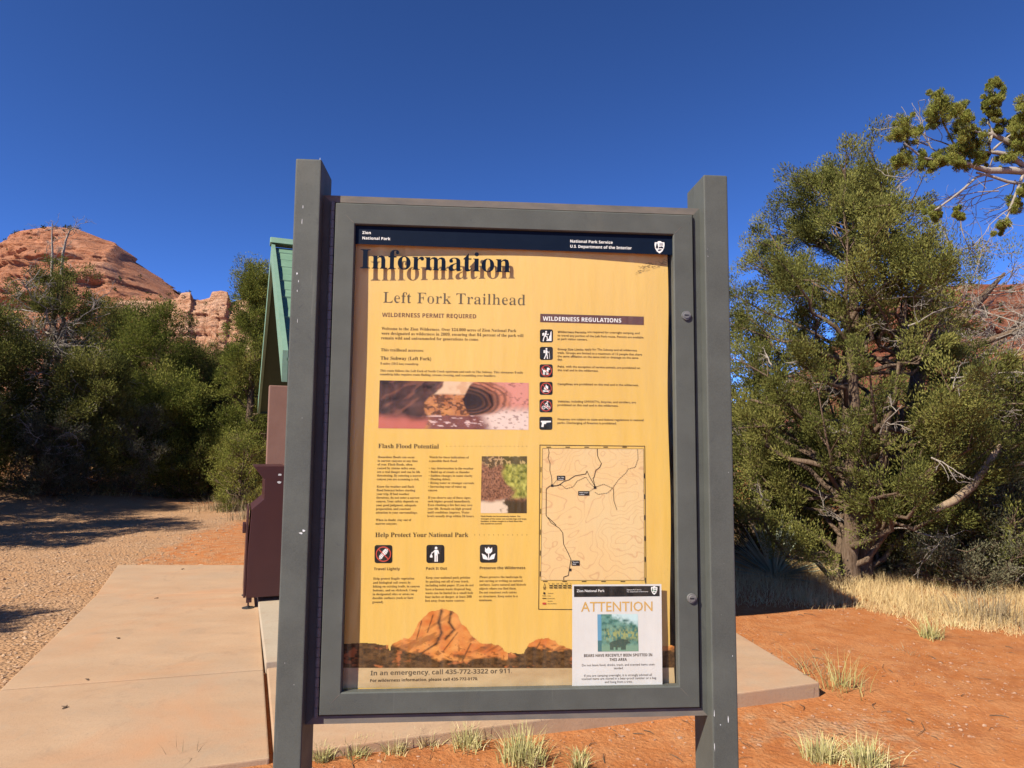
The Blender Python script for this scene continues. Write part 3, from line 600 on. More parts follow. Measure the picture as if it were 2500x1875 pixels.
def build_board():
    root = empty('information_board', (BX, BY, 0), YAW)
    tag(root, 'grey metal trailhead notice board with glazed door held between two square posts', 'notice board')
    s = SS; h = HH; zc = CZ
    # two posts of square tube
    fr, bk = -.0275 * s, .1139 * s; top = zc + h + .1703 * s
    rng = random.Random(4)
    for side in (-1, 1):
        x0 = (-.5405 - .07) * s if side < 0 else .5319 * s; x1 = x0 + .07 * s
        m = MB().box(x0, x1, fr, bk, -.25, top)
        o = m.build('post', [MAT['metal'], MAT['chip']], root, bevel=.0045, seg=3)
        spots = [(.35, .10, .002, .014), (.33, .13, .002, .02), (.22, .235, .004, .006), (.28, .25, .002, .010), (.25, .27, .002, .007), (.30, .33, .001, .012), (.93, .0, .0015, .01), (.60, .52, .002, .002)] if side < 0 else [(.10, .16, .003, .001), (.12, .175, .004, .001), (.55, .80, .001, .001), (.80, .62, .0015, .0015), (.4, .9, .001, .001)]
        if side < 0: spots += [(.72, .74, .010, .006), (.80, .735, .008, .008), (.30, .98, .0015, .0015), (.66, 1.02, .0015, .002)]
        else: spots += [(.60, 1.10, .003, .018), (.06, 1.09, .002, .02), (.05, 1.15, .002, .03), (.30, 1.11, .003, .005), (.82, .98, .0015, .004)]
        for fx, dz, a, b in spots:
            cx = x0 + fx * (x1 - x0); cz = top - dz * 1.25; n = 7
            c = MB(); c.poly([(cx + a * .55 * math.cos(2 * math.pi * i / n) * rng.uniform(.4, 1.2), fr - .0006, cz + b * .5 * math.sin(2 * math.pi * i / n) * rng.uniform(.4, 1.2)) for i in range(n)])
            c.build('paint_chip', MAT['chip'], o)
    # the case: four rails and a back
    L, Rr, t, b, cf, cb = -.5405 * s, .5319 * s, h + .0834 * s, h + .0814 * s, .0098 * s, .108 * s
    dl, dr, dt, db = HW + .056 * s, HW + .059 * s, h + .0603 * s, h + .0579 * s; g = .0035
    IL, IR, IT, IB = -dl - .012, dr + g, dt + g, db + g
    for q, mt in (([(L, t), (Rr, t), (IR, IT), (IL, IT)], 'dusty'), ([(L, -b), (Rr, -b), (IR, -IB), (IL, -IB)], 'dusty'), ([(Rr, t), (Rr, -b), (IR, -IB), (IR, IT)], 'metal'), ([(L, t), (L, -b), (IL, -IB), (IL, IT)], 'metal')):
        MB().prism([(x, cf, zc + z) for x, z in q], (0, cb - cf, 0)).build('case_rail', MAT[mt], root)
    MB().box(-dl - .011, dr + g - .0005, .052, .0555, zc - db - g + .0005, zc + dt + g - .0005).build('back_panel', MAT['black'], root)
    # the door: a mitred frame, swept profile
    prof = [(0, .040), (0, .0035), (.06, 0), (.95, 0), (1., .003), (1., .022)]
    m = MB(); ring = []
    for f, wv in prof:
        x0 = -dl + f * (dl - HW); x1 = dr - f * (dr - HW); z1 = dt - f * (dt - h); z0 = -db + f * (db - h)
        ring.append([(x0, wv, zc + z0), (x1, wv, zc + z0), (x1, wv, zc + z1), (x0, wv, zc + z1)])
    vs = [p for r_ in ring for p in r_]; fs = []
    for i in range(len(ring) - 1):
        for k in range(4): fs.append((4 * i + k, 4 * i + (k + 1) % 4, 4 * i + 4 + (k + 1) % 4, 4 * i + 4 + k))
    m.add(vs, fs); door = m.build('door', MAT['metal'], root)
    for sx, sz, ox, oz in ((-1, 1, dl, dt), (1, 1, dr, dt), (-1, -1, dl, db), (1, -1, dr, db)):
        a = Vector((sx * (HW + .004), -.0004, zc + sz * (h + .004))); e = Vector((sx * (HW + .024), -.0004, zc + sz * (h + .024))); n = Vector((sz, 0, -sx)).normalized() * .0007
        MB().add([a - n, e - n * .5, e + n * .5, a + n], [(0, 1, 2, 3)]).build('weld_seam', MAT['dusty'], door)   # at each mitre
    for px, py in ((1676.0, 770.0), (1689.5, 1461.0)):
        u, v = on_board(px, py, lambda a, b_: -.004)
        lk = MB().cyl((u, .001, zc + v), (0, -1, 0), .0122, .006, 24, .0115).cyl((u, -.005, zc + v), (0, -1, 0), .0085, .002, 20, .0078).build('lock', MAT['lock'], door)
        MB().box(u - .0062, u + .0045, -.0078, -.0070, zc + v - .001, zc + v + .0018).build('keyhole', MAT['black'], lk)
    m = MB(); n = 54; z0, z1 = zc - db - .004, zc + dt + .002; st = (z1 - z0) / n
    for i in range(n): m.cyl((-dl - .0065, .0035, z0 + i * st + .0006), (0, 0, 1), .0055, st - .0012, 10)
    m.box(-dl - .0075, -dl - .0055, .003, .005, z0, z1); m.build('hinge', MAT['hinge'], door)
    # glazing with the printed band and title on it
    pane = MB().box(-HW - .006, HW + .006, GL_W, GL_W + .003, zc - h - .006, zc + h + .006).build('pane', MAT['glass'], root)
    P = Print('g', CA, .0)
    y0 = P.uv(80, 169); y1 = P.uv(2058, 237); wf = glass_w
    q = [(-HW - .004, y0[1] - (y1[1] - y0[1]) * .02), (HW + .004, y1[1]), (HW + .004, h + .004), (-HW - .004, h + .004)]
    P.m.poly([place(u, v, wf, 0) for u, v in q]); band = P.build('header_band', 'navy', pane)
    P = Print('g', CA, 2.); crest(P, 1949, 151, 2012, 229, 0); P.build('arrowhead_badge', ['white', 'navy'], pane)
    for b in TB:
        if b[8] == 'band' or b[8] == 'pane': text_block(b, pane)
    return root

def build_poster():
    root = empty('trailhead_poster', (BX, BY, 0), YAW)
    tag(root, 'yellow trailhead information poster behind the glass of the grey board, slightly buckled', 'poster')
    u0, u1, v0, v1 = -HW - .004, HW - .0085, -HH - .003, HH + .001
    nx, ny = 60, 80; a, b = np.meshgrid(np.linspace(u0, u1, nx), np.linspace(v0, v1, ny))
    wob = lambda v: .0022 * math.sin(v * 11) + .0035 * max(0., -v - .1)
    P = [(u - (wob(v) if u > HW - .02 else 0) * (u - HW + .02) / .0115, poster_w(u, v), CZ + v) for u, v in zip(a.ravel(), b.ravel())]
    idx = np.arange(nx * ny).reshape(ny, nx); fc = np.stack([idx[:-1, :-1], idx[:-1, 1:], idx[1:, 1:], idx[1:, :-1]], -1).reshape(-1, 4)
    sh = np_mesh('sheet', np.array(P), fc, MAT['poster'], root, smooth=True)
    md = sh.modifiers.new('thickness', 'SOLIDIFY'); md.thickness = .0012; md.offset = -1; md.use_rim = False
    picture('canyon_photograph', 'p', CA, 1, [(224, 1025), (1160, 1041), (1158, 1336), (215, 1326)], 180, 70, pic_canyon, root)
    picture('flood_photograph', 'p', CB, 1, [(858, 163), (1140, 163), (1138, 518), (851, 517)], 80, 100, pic_flood, root)
    picture('mountain_picture', 'p', CB, 1, [(-14, 1108), (2052, 1108), (2060, 1482), (-18, 1484)], 420, 130, pic_land, root, land_mask)
    P = Print('p', CB, 1); P.grid([(-16, 1482), (2056, 1480), (2062, 1592), (-18, 1606)], 40, 4); P.build('footer_strip', 'strip', root)
    P = Print('p', CA, 1); P.grid([(1232, 607), (1882, 625), (1882, 678), (1231, 660)], 20, 3); bar = P.build('regulations_bar', 'plum', root)
    P = Print('p', CA, 1)
    for i in range(20): P.disc(644 + i * 26.5, 1439, 2.6, n=6)
    P.build('dotted_rule', 'ink', root)
    P = Print('p', CB, 1)
    for i in range(12): P.disc(814 + i * 29.5, 653, 2.6, n=6)
    P.build('dotted_rule', 'ink', root)
    P = Print('p', CA, 1); rr = random.Random(8)      # crazed corner of the film
    for i in range(90):
        x = rr.uniform(1830, 2030); y = 335 - (x - 1830) * .32 + rr.uniform(-22, 26); P.line([(x, y), (x + rr.uniform(3, 9), y - rr.uniform(-2, 6)), (x + rr.uniform(9, 14), y + rr.uniform(-4, 4))], 1.6)
    P.build('crazed_film', 'inkfade', root)
    for i, kd in enumerate(('permit', 'hiker', 'pet', 'fire', 'bike', 'gun')):
        x, y = 1229.5 - .7 * i, 705 + i * 109.8
        P = Print('p', CA, 1); P.rrect(x, y, x + 82, y + 82, 12); ic = P.build('icon', 'inkblack', root)
        P = Print('p', CA, 1); icon_fig(P, x + 41, y + 41, 41, kd); P.build('symbol', ['inkblack', 'white', 'red'], ic)
    for x0, y0, x1, y1, kd in ((190, 716, 301, 829, 'sole'), (513, 715, 625, 828, 'pack'), (846, 713, 955, 826, 'flower')):
        P = Print('p', CB, 1); P.rrect(x0, y0, x1, y1, 15); ic = P.build('icon', 'inkblack', root)
        P = Print('p', CB, 1); icon_fig(P, (x0 + x1) / 2, (y0 + y1) / 2, (x1 - x0) / 2, kd); P.build('symbol', ['inkblack', 'white', 'red'], ic)
    # the trail map
    P = Print('p', CB, 1); P.grid([(1237, 114), (1866, 117), (1870, 935), (1226, 935)], 20, 26); mp = P.build('trail_map', 'map', root)
    P = Print('p', CB, 2)
    P.line([(1220, 93), (1873, 100), (1881, 1120), (1212, 1116), (1220, 93)], 4); P.line([(1237, 114), (1866, 117), (1870, 935), (1226, 935), (1237, 114)], 2)
    rr = random.Random(2)
    for k in range(5):
        P.line([(1262 + k * 118, 106), (1288 + k * 118, 106)], 5); P.line([(1240 + k * 121, 943), (1266 + k * 121, 943)], 5)
    for k in range(6):
        P.line([(1227 - k, 230 + k * 130), (1226 - k, 262 + k * 130)], 4, dash=.002); P.line([(1871 + k, 270 + k * 130), (1871 + k, 300 + k * 130)], 4, dash=.002)
    P.build('map_border', 'inkblack', mp)
    P = Print('p', CB, 3)
    P.line([(1272, 116), (1277, 140), (1270, 172), (1283, 205), (1281, 250), (1292, 290), (1295, 340)], 3)
    P.line([(1322, 345), (1280, 348), (1259, 368), (1258, 530), (1290, 578), (1340, 610), (1362, 640), (1367, 710), (1395, 765), (1413, 805), (1402, 870), (1397, 905), (1368, 915), (1368, 935)], 4)
    P.line([(1300, 349), (1322, 347), (1345, 338), (1368, 320), (1400, 310), (1420, 296), (1440, 284), (1505, 273), (1513, 254), (1526, 284), (1562, 350)], 4)
    P.line([(1577, 116), (1579, 160), (1588, 182), (1603, 208), (1592, 232), (1568, 250), (1558, 290), (1550, 302), (1562, 345)], 4)
    P.line([(1330, 345), (1355, 341), (1382, 366), (1428, 352), (1450, 318), (1506, 292), (1532, 332), (1560, 358), (1616, 336), (1672, 362), (1640, 392), (1582, 400), (1560, 385)], 3, dash=.005)
    P.line([(1672, 362), (1708, 310), (1760, 262), (1766, 243), (1813, 231), (1831, 180), (1828, 118)], 3, dash=.005)
    P.line([(1678, 364), (1680, 440), (1690, 470), (1700, 496)], 3)
    for k in range(12): P.line([(1272 + k * 4.2, 545 + k * 4.0), (1274 + k * 4.2, 547 + k * 4.0)], 5)
    P.line([(1249, 955), (1241, 984)], 2); P.line([(1249, 955), (1258, 984)], 2); P.line([(1241, 984), (1249, 977), (1258, 984)], 2)
    P.line([(1277, 968), (1420, 968)], 6, dash=.010); P.line([(1277, 982), (1420, 982)], 6, dash=.010); P.line([(1277, 974), (1420, 974)], 1.5)
    P.line([(1236, 1032), (1260, 1032)], 3, dash=.003); P.line([(1236, 1048), (1260, 1048)], 4); P.rrect(1241, 1010, 1253, 1022, 2); P.line([(1300, 340), (1326, 310)], 2); P.line([(1558, 362), (1524, 385)], 2)
    P.build('map_route', 'inkblack', mp)
    P = Print('p', CB, 3.2); P.rrect(1236, 1074, 1258, 1086, 2); P.build('legend_swatch', 'red', mp)
    for x0, y0, x1, y1 in ((1325, 284, 1377, 312), (1458, 380, 1527, 407), (1417, 812, 1467, 844), (1288, 338, 1303, 353), (1555, 349, 1571, 365), (1401, 862, 1416, 878)):
        P = Print('p', CB, 3.5); P.rrect(x0, y0, x1, y1, 2); P.build('place_label', 'inkblack', mp)
    for b in TB:
        if b[1] == 'p': text_block(b, {'bar': bar, 'map': mp}.get(b[8], root))
    return root

def build_notice():
    root = empty('bear_notice', (BX, BY, 0), YAW)
    tag(root, 'white paper bear warning notice at lower right corner over the yellow poster', 'notice')
    wf = notice_w; tl = on_board(*CB(1422, 963), wf); tr = on_board(*CB(1975, 965), wf); x0, x1, z1 = tl[0], tr[0] + .001, tl[1]
    n = 14; P = []; z0 = -HH - .012
    for j in (z0, z1):
        for i in range(n): u = x0 + (x1 - x0) * i / (n - 1); P.append((u, wf(u, j), CZ + j))
    sh = np_mesh('sheet', np.array(P), np.array([(i, i + 1, i + 1 + n, i + n) for i in range(n - 1)]), MAT['paper'], root)
    md = sh.modifiers.new('thickness', 'SOLIDIFY'); md.thickness = .0004; md.offset = -1
    P = Print('n', CB, 1); P.poly([(1432, 972), (1540, 972), (1700, 972), (1850, 971), (1966, 971), (1966, 1035), (1850, 1036), (1700, 1038), (1540, 1039), (1433, 1040)]); hd = P.build('header_band', 'inkblack', root)
    P = Print('n', CB, 2); crest(P, 1912, 972, 1952, 1026, 0); P.build('arrowhead_badge', ['white', 'crest'], hd)
    picture('bear_photograph', 'n', CB, 1, [(1578, 1148), (1830, 1146), (1835, 1378), (1581, 1380)], 90, 84, pic_bear, root)
    for b in TB:
        if b[1] == 'n': text_block(b, hd if b[8] == 'nhead' else root)
    return root


# ------------------------------------------------------------------ the land
E1 = Vector((.925, .380, 0)); E2 = Vector((-.380, .925, 0))    # along and across the toilet building
def gz(x, y):
    x = np.asarray(x, float); y = np.asarray(y, float); a = x * .952 + y * .306; r = np.hypot(x, y)
    z = -.025 - .055 * sstep(-.3, 2.0, a) - .12 * sstep(3.6, 8, a) * sstep(30, 12, r)
    z = z + .85 * sstep(-7.5, -15, x - .1 * (y - 12)) * sstep(9, 17, y) * sstep(60, 25, r)
    z = z + .25 * sstep(5, 9, x) * sstep(6.5, 10, y) * sstep(60, 25, r)
    z = z + (.05 * (fbm(x * .5, y * .5, 3, 1) - .5) + .03 * (fbm(x * 2.3, y * 2.3, 3, 2) - .5)) * sstep(200, 60, r) * np.where(on_slab(x, y, .5), .3, 1)
    return np.where(on_slab(x, y, .0), np.minimum(z, -.03), z) + 2.0 * sstep(60, 400, r)
W1 = G(255, 1220); W2 = G(0, 1490); WR = G(520, 1220); CR0 = G(555, 1303); CR1 = G(582, 1638); N5 = G(1770, 1478)
ND = Vector((.952, .306, 0)).normalized()
LD2 = (W2 - W1).normalized()
def isect(p, d, q, e):
    den = d.x * e.y - d.y * e.x; t = ((q.x - p.x) * e.y - (q.y - p.y) * e.x) / den; return Vector((p.x + d.x * t, p.y + d.y * t, 0))
CORN = isect(W1, LD2, CR1, (N5 - CR1).normalized())
BK = E2.copy(); RB = N5 + (G(1595, 1372) - N5).normalized() * 3.2
SLAB = [CORN, N5, RB, RB - E1 * 6, WR + Vector((1.2, .1, 0)), WR, W1]
def on_slab(x, y, m):
    x = np.asarray(x, float); y = np.asarray(y, float); ins = np.ones(np.broadcast(x, y).shape, bool)
    for p, q in ((CORN, N5), (N5, RB), (WR + (WR - W1) * 6, W1), (W1, CORN)):
        d = (q - p).normalized(); ins &= (d.x * (y - p.y) - d.y * (x - p.x)) > -m
    return ins

def build_ground():
    rs = np.concatenate([np.geomspace(.8, 26, 250), np.geomspace(26.5, 4200, 60)])
    an = np.concatenate([np.linspace(-52, 52, 330), np.linspace(54, 306, 64)]); an = np.radians(an)
    rr, aa = np.meshgrid(rs, an, indexing='ij'); x = rr * np.sin(aa); y = rr * np.cos(aa); z = gz(x, y)
    nr, na = rr.shape; V = np.stack([x, y, z], -1).reshape(-1, 3); V = np.vstack([V, [[0, 0, float(gz(0., 0.))]]])
    i = np.arange(nr * na).reshape(nr, na); j = np.roll(i, -1, 1)
    F = np.stack([i[:-1], i[1:], j[1:], j[:-1]], -1).reshape(-1, 4)
    c = nr * na; F = np.vstack([F, np.stack([i[0], j[0], np.full(na, c), np.full(na, c)], -1)]) if False else F
    gr = sstep(-4.2, -5.6, V[:, 0] + .16 * (V[:, 1] - 9) + 1.4 * (fbm(V[:, 0] * .7, V[:, 1] * .7, 3, 3) - .5)) * sstep(18, 11.5, V[:, 1])
    near = (V[:, 1] < 8.2) & (V[:, 0] < -2.6); gr = np.where(near, np.maximum(gr, sstep(.25, -.1, (V[:, 0] - W1.x) * -LD2.y + (V[:, 1] - W1.y) * LD2.x)), gr)
    edge = np.exp(-(((V[:, 0] - 1.9) / .9) ** 2 + ((V[:, 1] - 4.05) / .35) ** 2)) * .55; gr = np.clip(gr + edge + .42 * sstep(7.2, 8.5, V[:, 1]) * sstep(-1, -3, V[:, 0]), 0, 1)
    o = np_mesh('ground', V, F, MAT['soil'], None, tint=gr, smooth=True, attr='gravel'); tag(o, kind='structure')
    # concrete: the walk in three bays and the apron, a real slab each, with open joints
    def slab(name, pts, top, mat, th=.16, label=None):
        m = MB().prism([(p.x, p.y, top) for p in pts], (0, 0, -th)); o = m.build(name, MAT[mat], None, bevel=.008, seg=2); return tag(o, kind='structure')
    def cut(p, q, t): return p + (q - p) * t
    cl = [CORN, G(0, 1491), G(207, 1287), W1]; crk = [CR1, G(569, 1447), G(556, 1279), WR]
    far = WR + (WR - W1).normalized() * 1.0
    g = .006
    for k in range(3):
        a, b, c, d = cl[k], crk[k], crk[k + 1], cl[k + 1]; u = (d - a).normalized() * g
        pts = [a + u, b + u, c - u, d - u]
        if k == 2: pts = [a + u, b + u, far, d]
        slab('concrete_walk', pts, .0 if k != 1 else .002, 'concrete')
    off = Vector((.022, .008, 0))
    slab('concrete_apron', [CR1 + off, N5, RB, RB - E1 * 2.0, crk[2] + E1 * 2.2 - E2 * .2, crk[1] + off * 1.5 + E2 * .15, crk[1] + off], .012, 'concrete', .18)
    Pf = G(574, 1432, .05)
    slab('building_pad', [Pf, Pf + E1 * 3.2, Pf + E1 * 3.2 + E2 * 5.6, Pf + E2 * 5.6], .055, 'palepad', .2)

def landform(name, outline, Yf, Yr, Yb, mat, nx, ny, prof, rough, seed, dent=None, x_ext=None):
    ox = np.array([p[0] for p in outline], float); oy = np.array([p[1] for p in outline], float)
    pxs = np.linspace(ox[0], ox[-1], nx); pys = np.interp(pxs, ox, oy)
    tt = np.linspace(0, 1, ny); V = np.zeros((ny, nx, 3))
    for i, (px, py) in enumerate(zip(pxs, pys)):
        top = at(px, py, Yr)
        for_j = np.where(tt < .8, Yf + (Yr - Yf) * tt / .8, Yr + (Yb - Yr) * (tt - .8) / .2)
        g = np.where(tt < .8, prof(np.clip(tt / .8, 0, 1), px), 1 - .75 * ((tt - .8) / .2) ** 1.5)
        dx = top.x / Yr
        z = -2 + (top.z + 2) * g
        V[:, i, 0] = dx * for_j; V[:, i, 1] = for_j; V[:, i, 2] = z
    X, Y, Z = V[..., 0], V[..., 1], V[..., 2]; sc = (Yr - Yf) / 300.0
    am = np.clip((1 - np.abs(tt * 2 - 1)) * 3, 0, 1)[:, None]
    fine = np.sin(np.clip(tt / .8, 0, 1) * math.pi)[:, None] ** .6
    n = fbm(X * .02 / sc, Z * .035 / sc + Y * .008 / sc, 5, seed) - .5
    V[..., 1] += rough * 70 * n * am * (tt < .8)[:, None] * fine
    led = fbm(Z * .22 / sc + 8 * fbm(X * .006 / sc, Y * .006 / sc, 2, seed + 3), X * .004 / sc, 4, seed + 5) - .5
    V[..., 1] += rough * 26 * led * fine * (tt < .8)[:, None]
    if dent is not None:
        P = np.linspace(0, 1, nx); zz = (953 - (V[..., 2] - CAM_H) / V[..., 1] * 1431); V[..., 1] += dent(pxs[None, :], zz) * sc * fine
    i = np.arange(nx * ny).reshape(ny, nx); F = np.stack([i[:-1, :-1], i[:-1, 1:], i[1:, 1:], i[1:, :-1]], -1).reshape(-1, 4)
    o = np_mesh(name, V.reshape(-1, 3), F, MAT[mat], None, smooth=True); tag(o, kind='structure'); return o, V

FAR = []
def build_buttes():
    dome = [(-420, 640), (-300, 600), (-150, 570), (-60, 552), (0, 536), (21, 512), (52, 502), (104, 495), (139, 494), (163, 496), (194, 508), (222, 519), (239, 523), (256, 540), (274, 560), (312, 588), (347, 610), (381, 631), (400, 650), (440, 690), (500, 760), (560, 850)]
    def dprof(t, px): return np.clip(.20 * t + .80 * np.sin(t * math.pi / 2) ** 1.25, 0, 1)
    def dent(px, py):
        c = 262 + (py - 545) * 1.15; d = px - c; a = sstep(528, 545, py) * sstep(690, 650, py)
        c2 = 300 + (py - 580) * .95; d2 = px - c2; b = sstep(575, 590, py) * sstep(660, 640, py)
        return 62 * np.exp(-np.where(d > 0, d / 15, d / 4.5) ** 2) * a + 22 * np.exp(-np.where(d2 > 0, d2 / 9, d2 / 4) ** 2) * b
    o, V = landform('sandstone_dome', dome, 520, 860, 1200, 'rock', 420, 240, dprof, 1.0, 11, dent); FAR.append((V, .5, 500))
    cl = [(150, 760), (190, 665), (230, 650), (300, 650), (350, 652), (385, 645), (392, 634), (412, 632), (418, 647), (433, 650), (454, 645), (461, 632), (478, 629), (492, 632), (499, 654), (520, 648), (545, 628), (560, 600), (568, 593), (580, 594), (600, 640), (680, 700), (800, 760), (950, 830)]
    def cprof(t, px): return np.where(t < .25, .9 * t, np.where(t < .62, .225 + (t - .25) / .37 * .50, .725 + .275 * np.sin((t - .62) / .38 * math.pi / 2)))
    def cdent(px, py): return 9 * (np.abs(np.sin(px * .11 + 1.3 * np.sin(px * .031))) < .18) * sstep(640, 690, py)
    o, V = landform('sandstone_cliff', cl, 560, 690, 800, 'palerock', 380, 200, cprof, .30, 23, cdent); FAR.append((V, .75, 260))
    me = [(1450, 960), (1640, 880), (1780, 770), (1880, 672), (1960, 648), (1990, 641), (2040, 634), (2100, 630), (2160, 632), (2212, 628), (2320, 622), (2450, 640), (2600, 700)]
    def mprof(t, px): return np.where(t < .45, .95 * t, .4275 + .5725 * np.sin(np.clip((t - .45) / .55, 0, 1) * math.pi / 2))
    o, V = landform('red_mesa', me, 130, 330, 480, 'redrock', 300, 170, mprof, .6, 37); FAR.append((V, .55, 900))

# ------------------------------------------------------------------ vegetation
class Wood:
    def __init__(s): s.V = []; s.F = []; s.n = 0
    def tube(s, pts, rad, sides=5):
        P = np.asarray(pts, float); rad = np.asarray(rad, float); n = len(P)
        T = np.gradient(P, axis=0); T /= np.linalg.norm(T, axis=1)[:, None] + 1e-9
        ref = np.array([0., 0, 1]) if abs(T[0][2]) < .9 else np.array([1., 0, 0])
        A = np.cross(T, ref); A /= np.linalg.norm(A, axis=1)[:, None] + 1e-9; B = np.cross(T, A)
        th = np.arange(sides) * 2 * math.pi / sides
        ring = P[:, None] + rad[:, None, None] * (A[:, None] * np.cos(th)[None, :, None] + B[:, None] * np.sin(th)[None, :, None])
        s.V.append(ring.reshape(-1, 3)); i = np.arange(n * sides).reshape(n, sides) + s.n; j = np.roll(i, -1, 1)
        s.F.append(np.stack([i[:-1], j[:-1], j[1:], i[1:]], -1).reshape(-1, 4)); s.n += n * sides
    def build(s, name, mat, parent): return np_mesh(name, np.vstack(s.V), np.vstack(s.F), mat, parent, smooth=True) if s.V else None
class Leaves:
    def __init__(s): s.c = []; s.d = []; s.l = []; s.w = []; s.t = []
    def clump(s, rng, c, d, r, n, L, W, tint):
        g = rng.normal(size=(n, 3)); g /= np.linalg.norm(g, axis=1)[:, None]; rr = r * rng.random(n)[:, None] ** .45
        off = g * rr + np.asarray(d) * r * .35 * rng.random(n)[:, None]
        s.c.append(np.asarray(c) + off); dd = g * .8 + np.asarray(d) * .8 + np.array([0, 0, .55]) + rng.normal(size=(n, 3)) * .35
        s.d.append(dd / (np.linalg.norm(dd, axis=1)[:, None] + 1e-9)); s.l.append(L * rng.uniform(.55, 1.25, n)); s.w.append(W * rng.uniform(.7, 1.2, n)); s.t.append(np.clip(tint + rng.normal(0, .19, n), 0, 1))
    def build(s, name, mat, parent, rng):
        c = np.vstack(s.c); d = np.vstack(s.d); l = np.concatenate(s.l)[:, None]; w_ = np.concatenate(s.w)[:, None]; t = np.concatenate(s.t)
        q = np.cross(d, rng.normal(size=d.shape)); q /= np.linalg.norm(q, axis=1)[:, None] + 1e-9
        V = np.stack([c - d * l * .5, c + q * w_ * .5, c + d * l * .5, c - q * w_ * .5], 1).reshape(-1, 3)
        return np_mesh(name, V, np.arange(len(V)).reshape(-1, 4), mat, parent, tint=np.repeat(t, 4))
def curve(p0, p1, p2, n): t = np.linspace(0, 1, n)[:, None]; return (1 - t) ** 2 * np.asarray(p0) + 2 * t * (1 - t) * np.asarray(p1) + t * t * np.asarray(p2)
def dead(wd, rng, p, d, L, r, depth):
    n = 5; pts = [np.asarray(p, float)]; d = np.asarray(d, float); d /= np.linalg.norm(d)
    for i in range(n): d = d + rng.normal(size=3) * .20; d /= np.linalg.norm(d); pts.append(pts[-1] + d * L / n)
    wd.tube(pts, np.linspace(r, max(r * .35, .0025), n + 1), 4 if depth < 2 else 5)
    if depth > 0:
        for k in range(rng.integers(2, 5)):
            i = rng.integers(1, n + 1); dd = d + rng.normal(size=3) * .75; dead(wd, rng, pts[i], dd, L * rng.uniform(.35, .65), r * .5, depth - 1)

def juniper(name, label, cat, x, y, H, rad, seed, prof, nl=50, subs=6, leaf=(.05, .022), nleaf=90, rc=.2, mat='juniper', lean=(0, 0), stems=1, base=.1, r0=None, group=None, deadn=0, dead_h=(.3, 1.), dead_L=.8, tint=.5, z=None, droop=.0):
    rng = np.random.default_rng(seed); z0 = float(gz(x, y)) - .06 if z is None else z
    root = empty(name, (x, y, z0)); tag(root, label, cat, group)
    wood = Wood(); lv = Leaves(); dw = Wood(); r0 = r0 or .024 * H
    trunks = []
    for k in range(stems):
        n = 12; t = np.linspace(0, 1, n); off = np.array([rng.normal() * .12, rng.normal() * .12]) * rad * (k > 0)
        wob = np.cumsum(rng.normal(size=(n, 2)) * .025 * H / 6 * 1.6, axis=0); sp = (k > 0) * rng.uniform(.25, .5) * rad * np.array([math.cos(k * 2.2 + seed), math.sin(k * 2.2 + seed)])
        hh = H * (.95 if k == 0 else rng.uniform(.6, .85))
        P = np.stack([lean[0] * t + wob[:, 0] + off[0] * 1 + sp[0] * t ** .8, lean[1] * t + wob[:, 1] + off[1] + sp[1] * t ** .8, hh * t], -1)
        rr = r0 * (1 if k == 0 else .7) * np.maximum(.05, (1 - t) ** .8); rr[0] *= 1.5
        wood.tube(P, rr, 8); trunks.append((P, hh, rr))
    for i in range(nl):
        t = base + (1.0 - base) * ((i + rng.random()) / nl); az = i * 2.399 + rng.normal() * .35
        R_ = rad * prof(t) * rng.uniform(.62, 1.10); P, hh, rr = trunks[i % stems]
        tip = np.array([lean[0] * t + R_ * math.cos(az), lean[1] * t + R_ * math.sin(az), t * H + rng.normal() * .04 * H])
        ts = np.clip((t * H - R_ * rng.uniform(.35, .85)) / hh, .05, .96); k = ts * 11; k0 = int(k); f = k - k0; st = P[k0] * (1 - f) + P[min(11, k0 + 1)] * f
        mid = st * .45 + tip * .55; mid[2] = st[2] * .6 + tip[2] * .4 + rng.normal() * .06 * H * .3 - droop * R_
        C = curve(st, mid, tip, 7); C[1:-1] += rng.normal(size=(5, 3)) * .05 * R_
        rl = min(rr[k0] * .6, .012 + .022 * R_); wood.tube(C, np.linspace(rl, .007, 7), 5)
        ct = float(np.clip(tint + rng.normal() * .16, .05, .95))
        for s_ in range(subs):
            u = rng.uniform(.42, 1.) ; k = u * 6; k0 = min(5, int(k)); q = C[k0] * (1 - (k - k0)) + C[k0 + 1] * (k - k0)
            out = (tip - st); out[2] *= .4; out /= np.linalg.norm(out) + 1e-9
            d = out * .7 + np.array([0, 0, .55]) + rng.normal(size=3) * .65; d /= np.linalg.norm(d); L = rng.uniform(.5, 1.3) * rc * 2.1
            e = q + d * L; wood.tube(curve(q, q + d * L * .5 + rng.normal(size=3) * .05 * L, e, 4), np.linspace(.010, .004, 4), 3)
            nn = int(nleaf * rng.uniform(.6, 1.3)); lv.clump(rng, e, d, rc * rng.uniform(.7, 1.25), nn, leaf[0], leaf[1], ct)
            if rng.random() < .6: lv.clump(rng, q + d * L * .45, d, rc * rng.uniform(.5, .8), nn // 2, leaf[0], leaf[1], ct - .05)
    for i in range(deadn):
        t = rng.uniform(*dead_h); az = rng.uniform(0, 6.283); P, hh, rr = trunks[i % stems]; k = int(min(.97, t * .9) * 11); st = P[k] + np.array([math.cos(az), math.sin(az), .1]) * rad * prof(t) * rng.uniform(.1, .8)
        dead(dw, rng, st, (math.cos(az), math.sin(az), rng.uniform(-.2, .8)), dead_L * rng.uniform(.6, 1.3), .016 * dead_L + .004, 3)
    wood.build('trunk', MAT['bark'], root); lv.build('crown', MAT[mat], root, rng)
    if dw.V: dw.build('dead_branches', MAT['deadwood'], root)
    return root

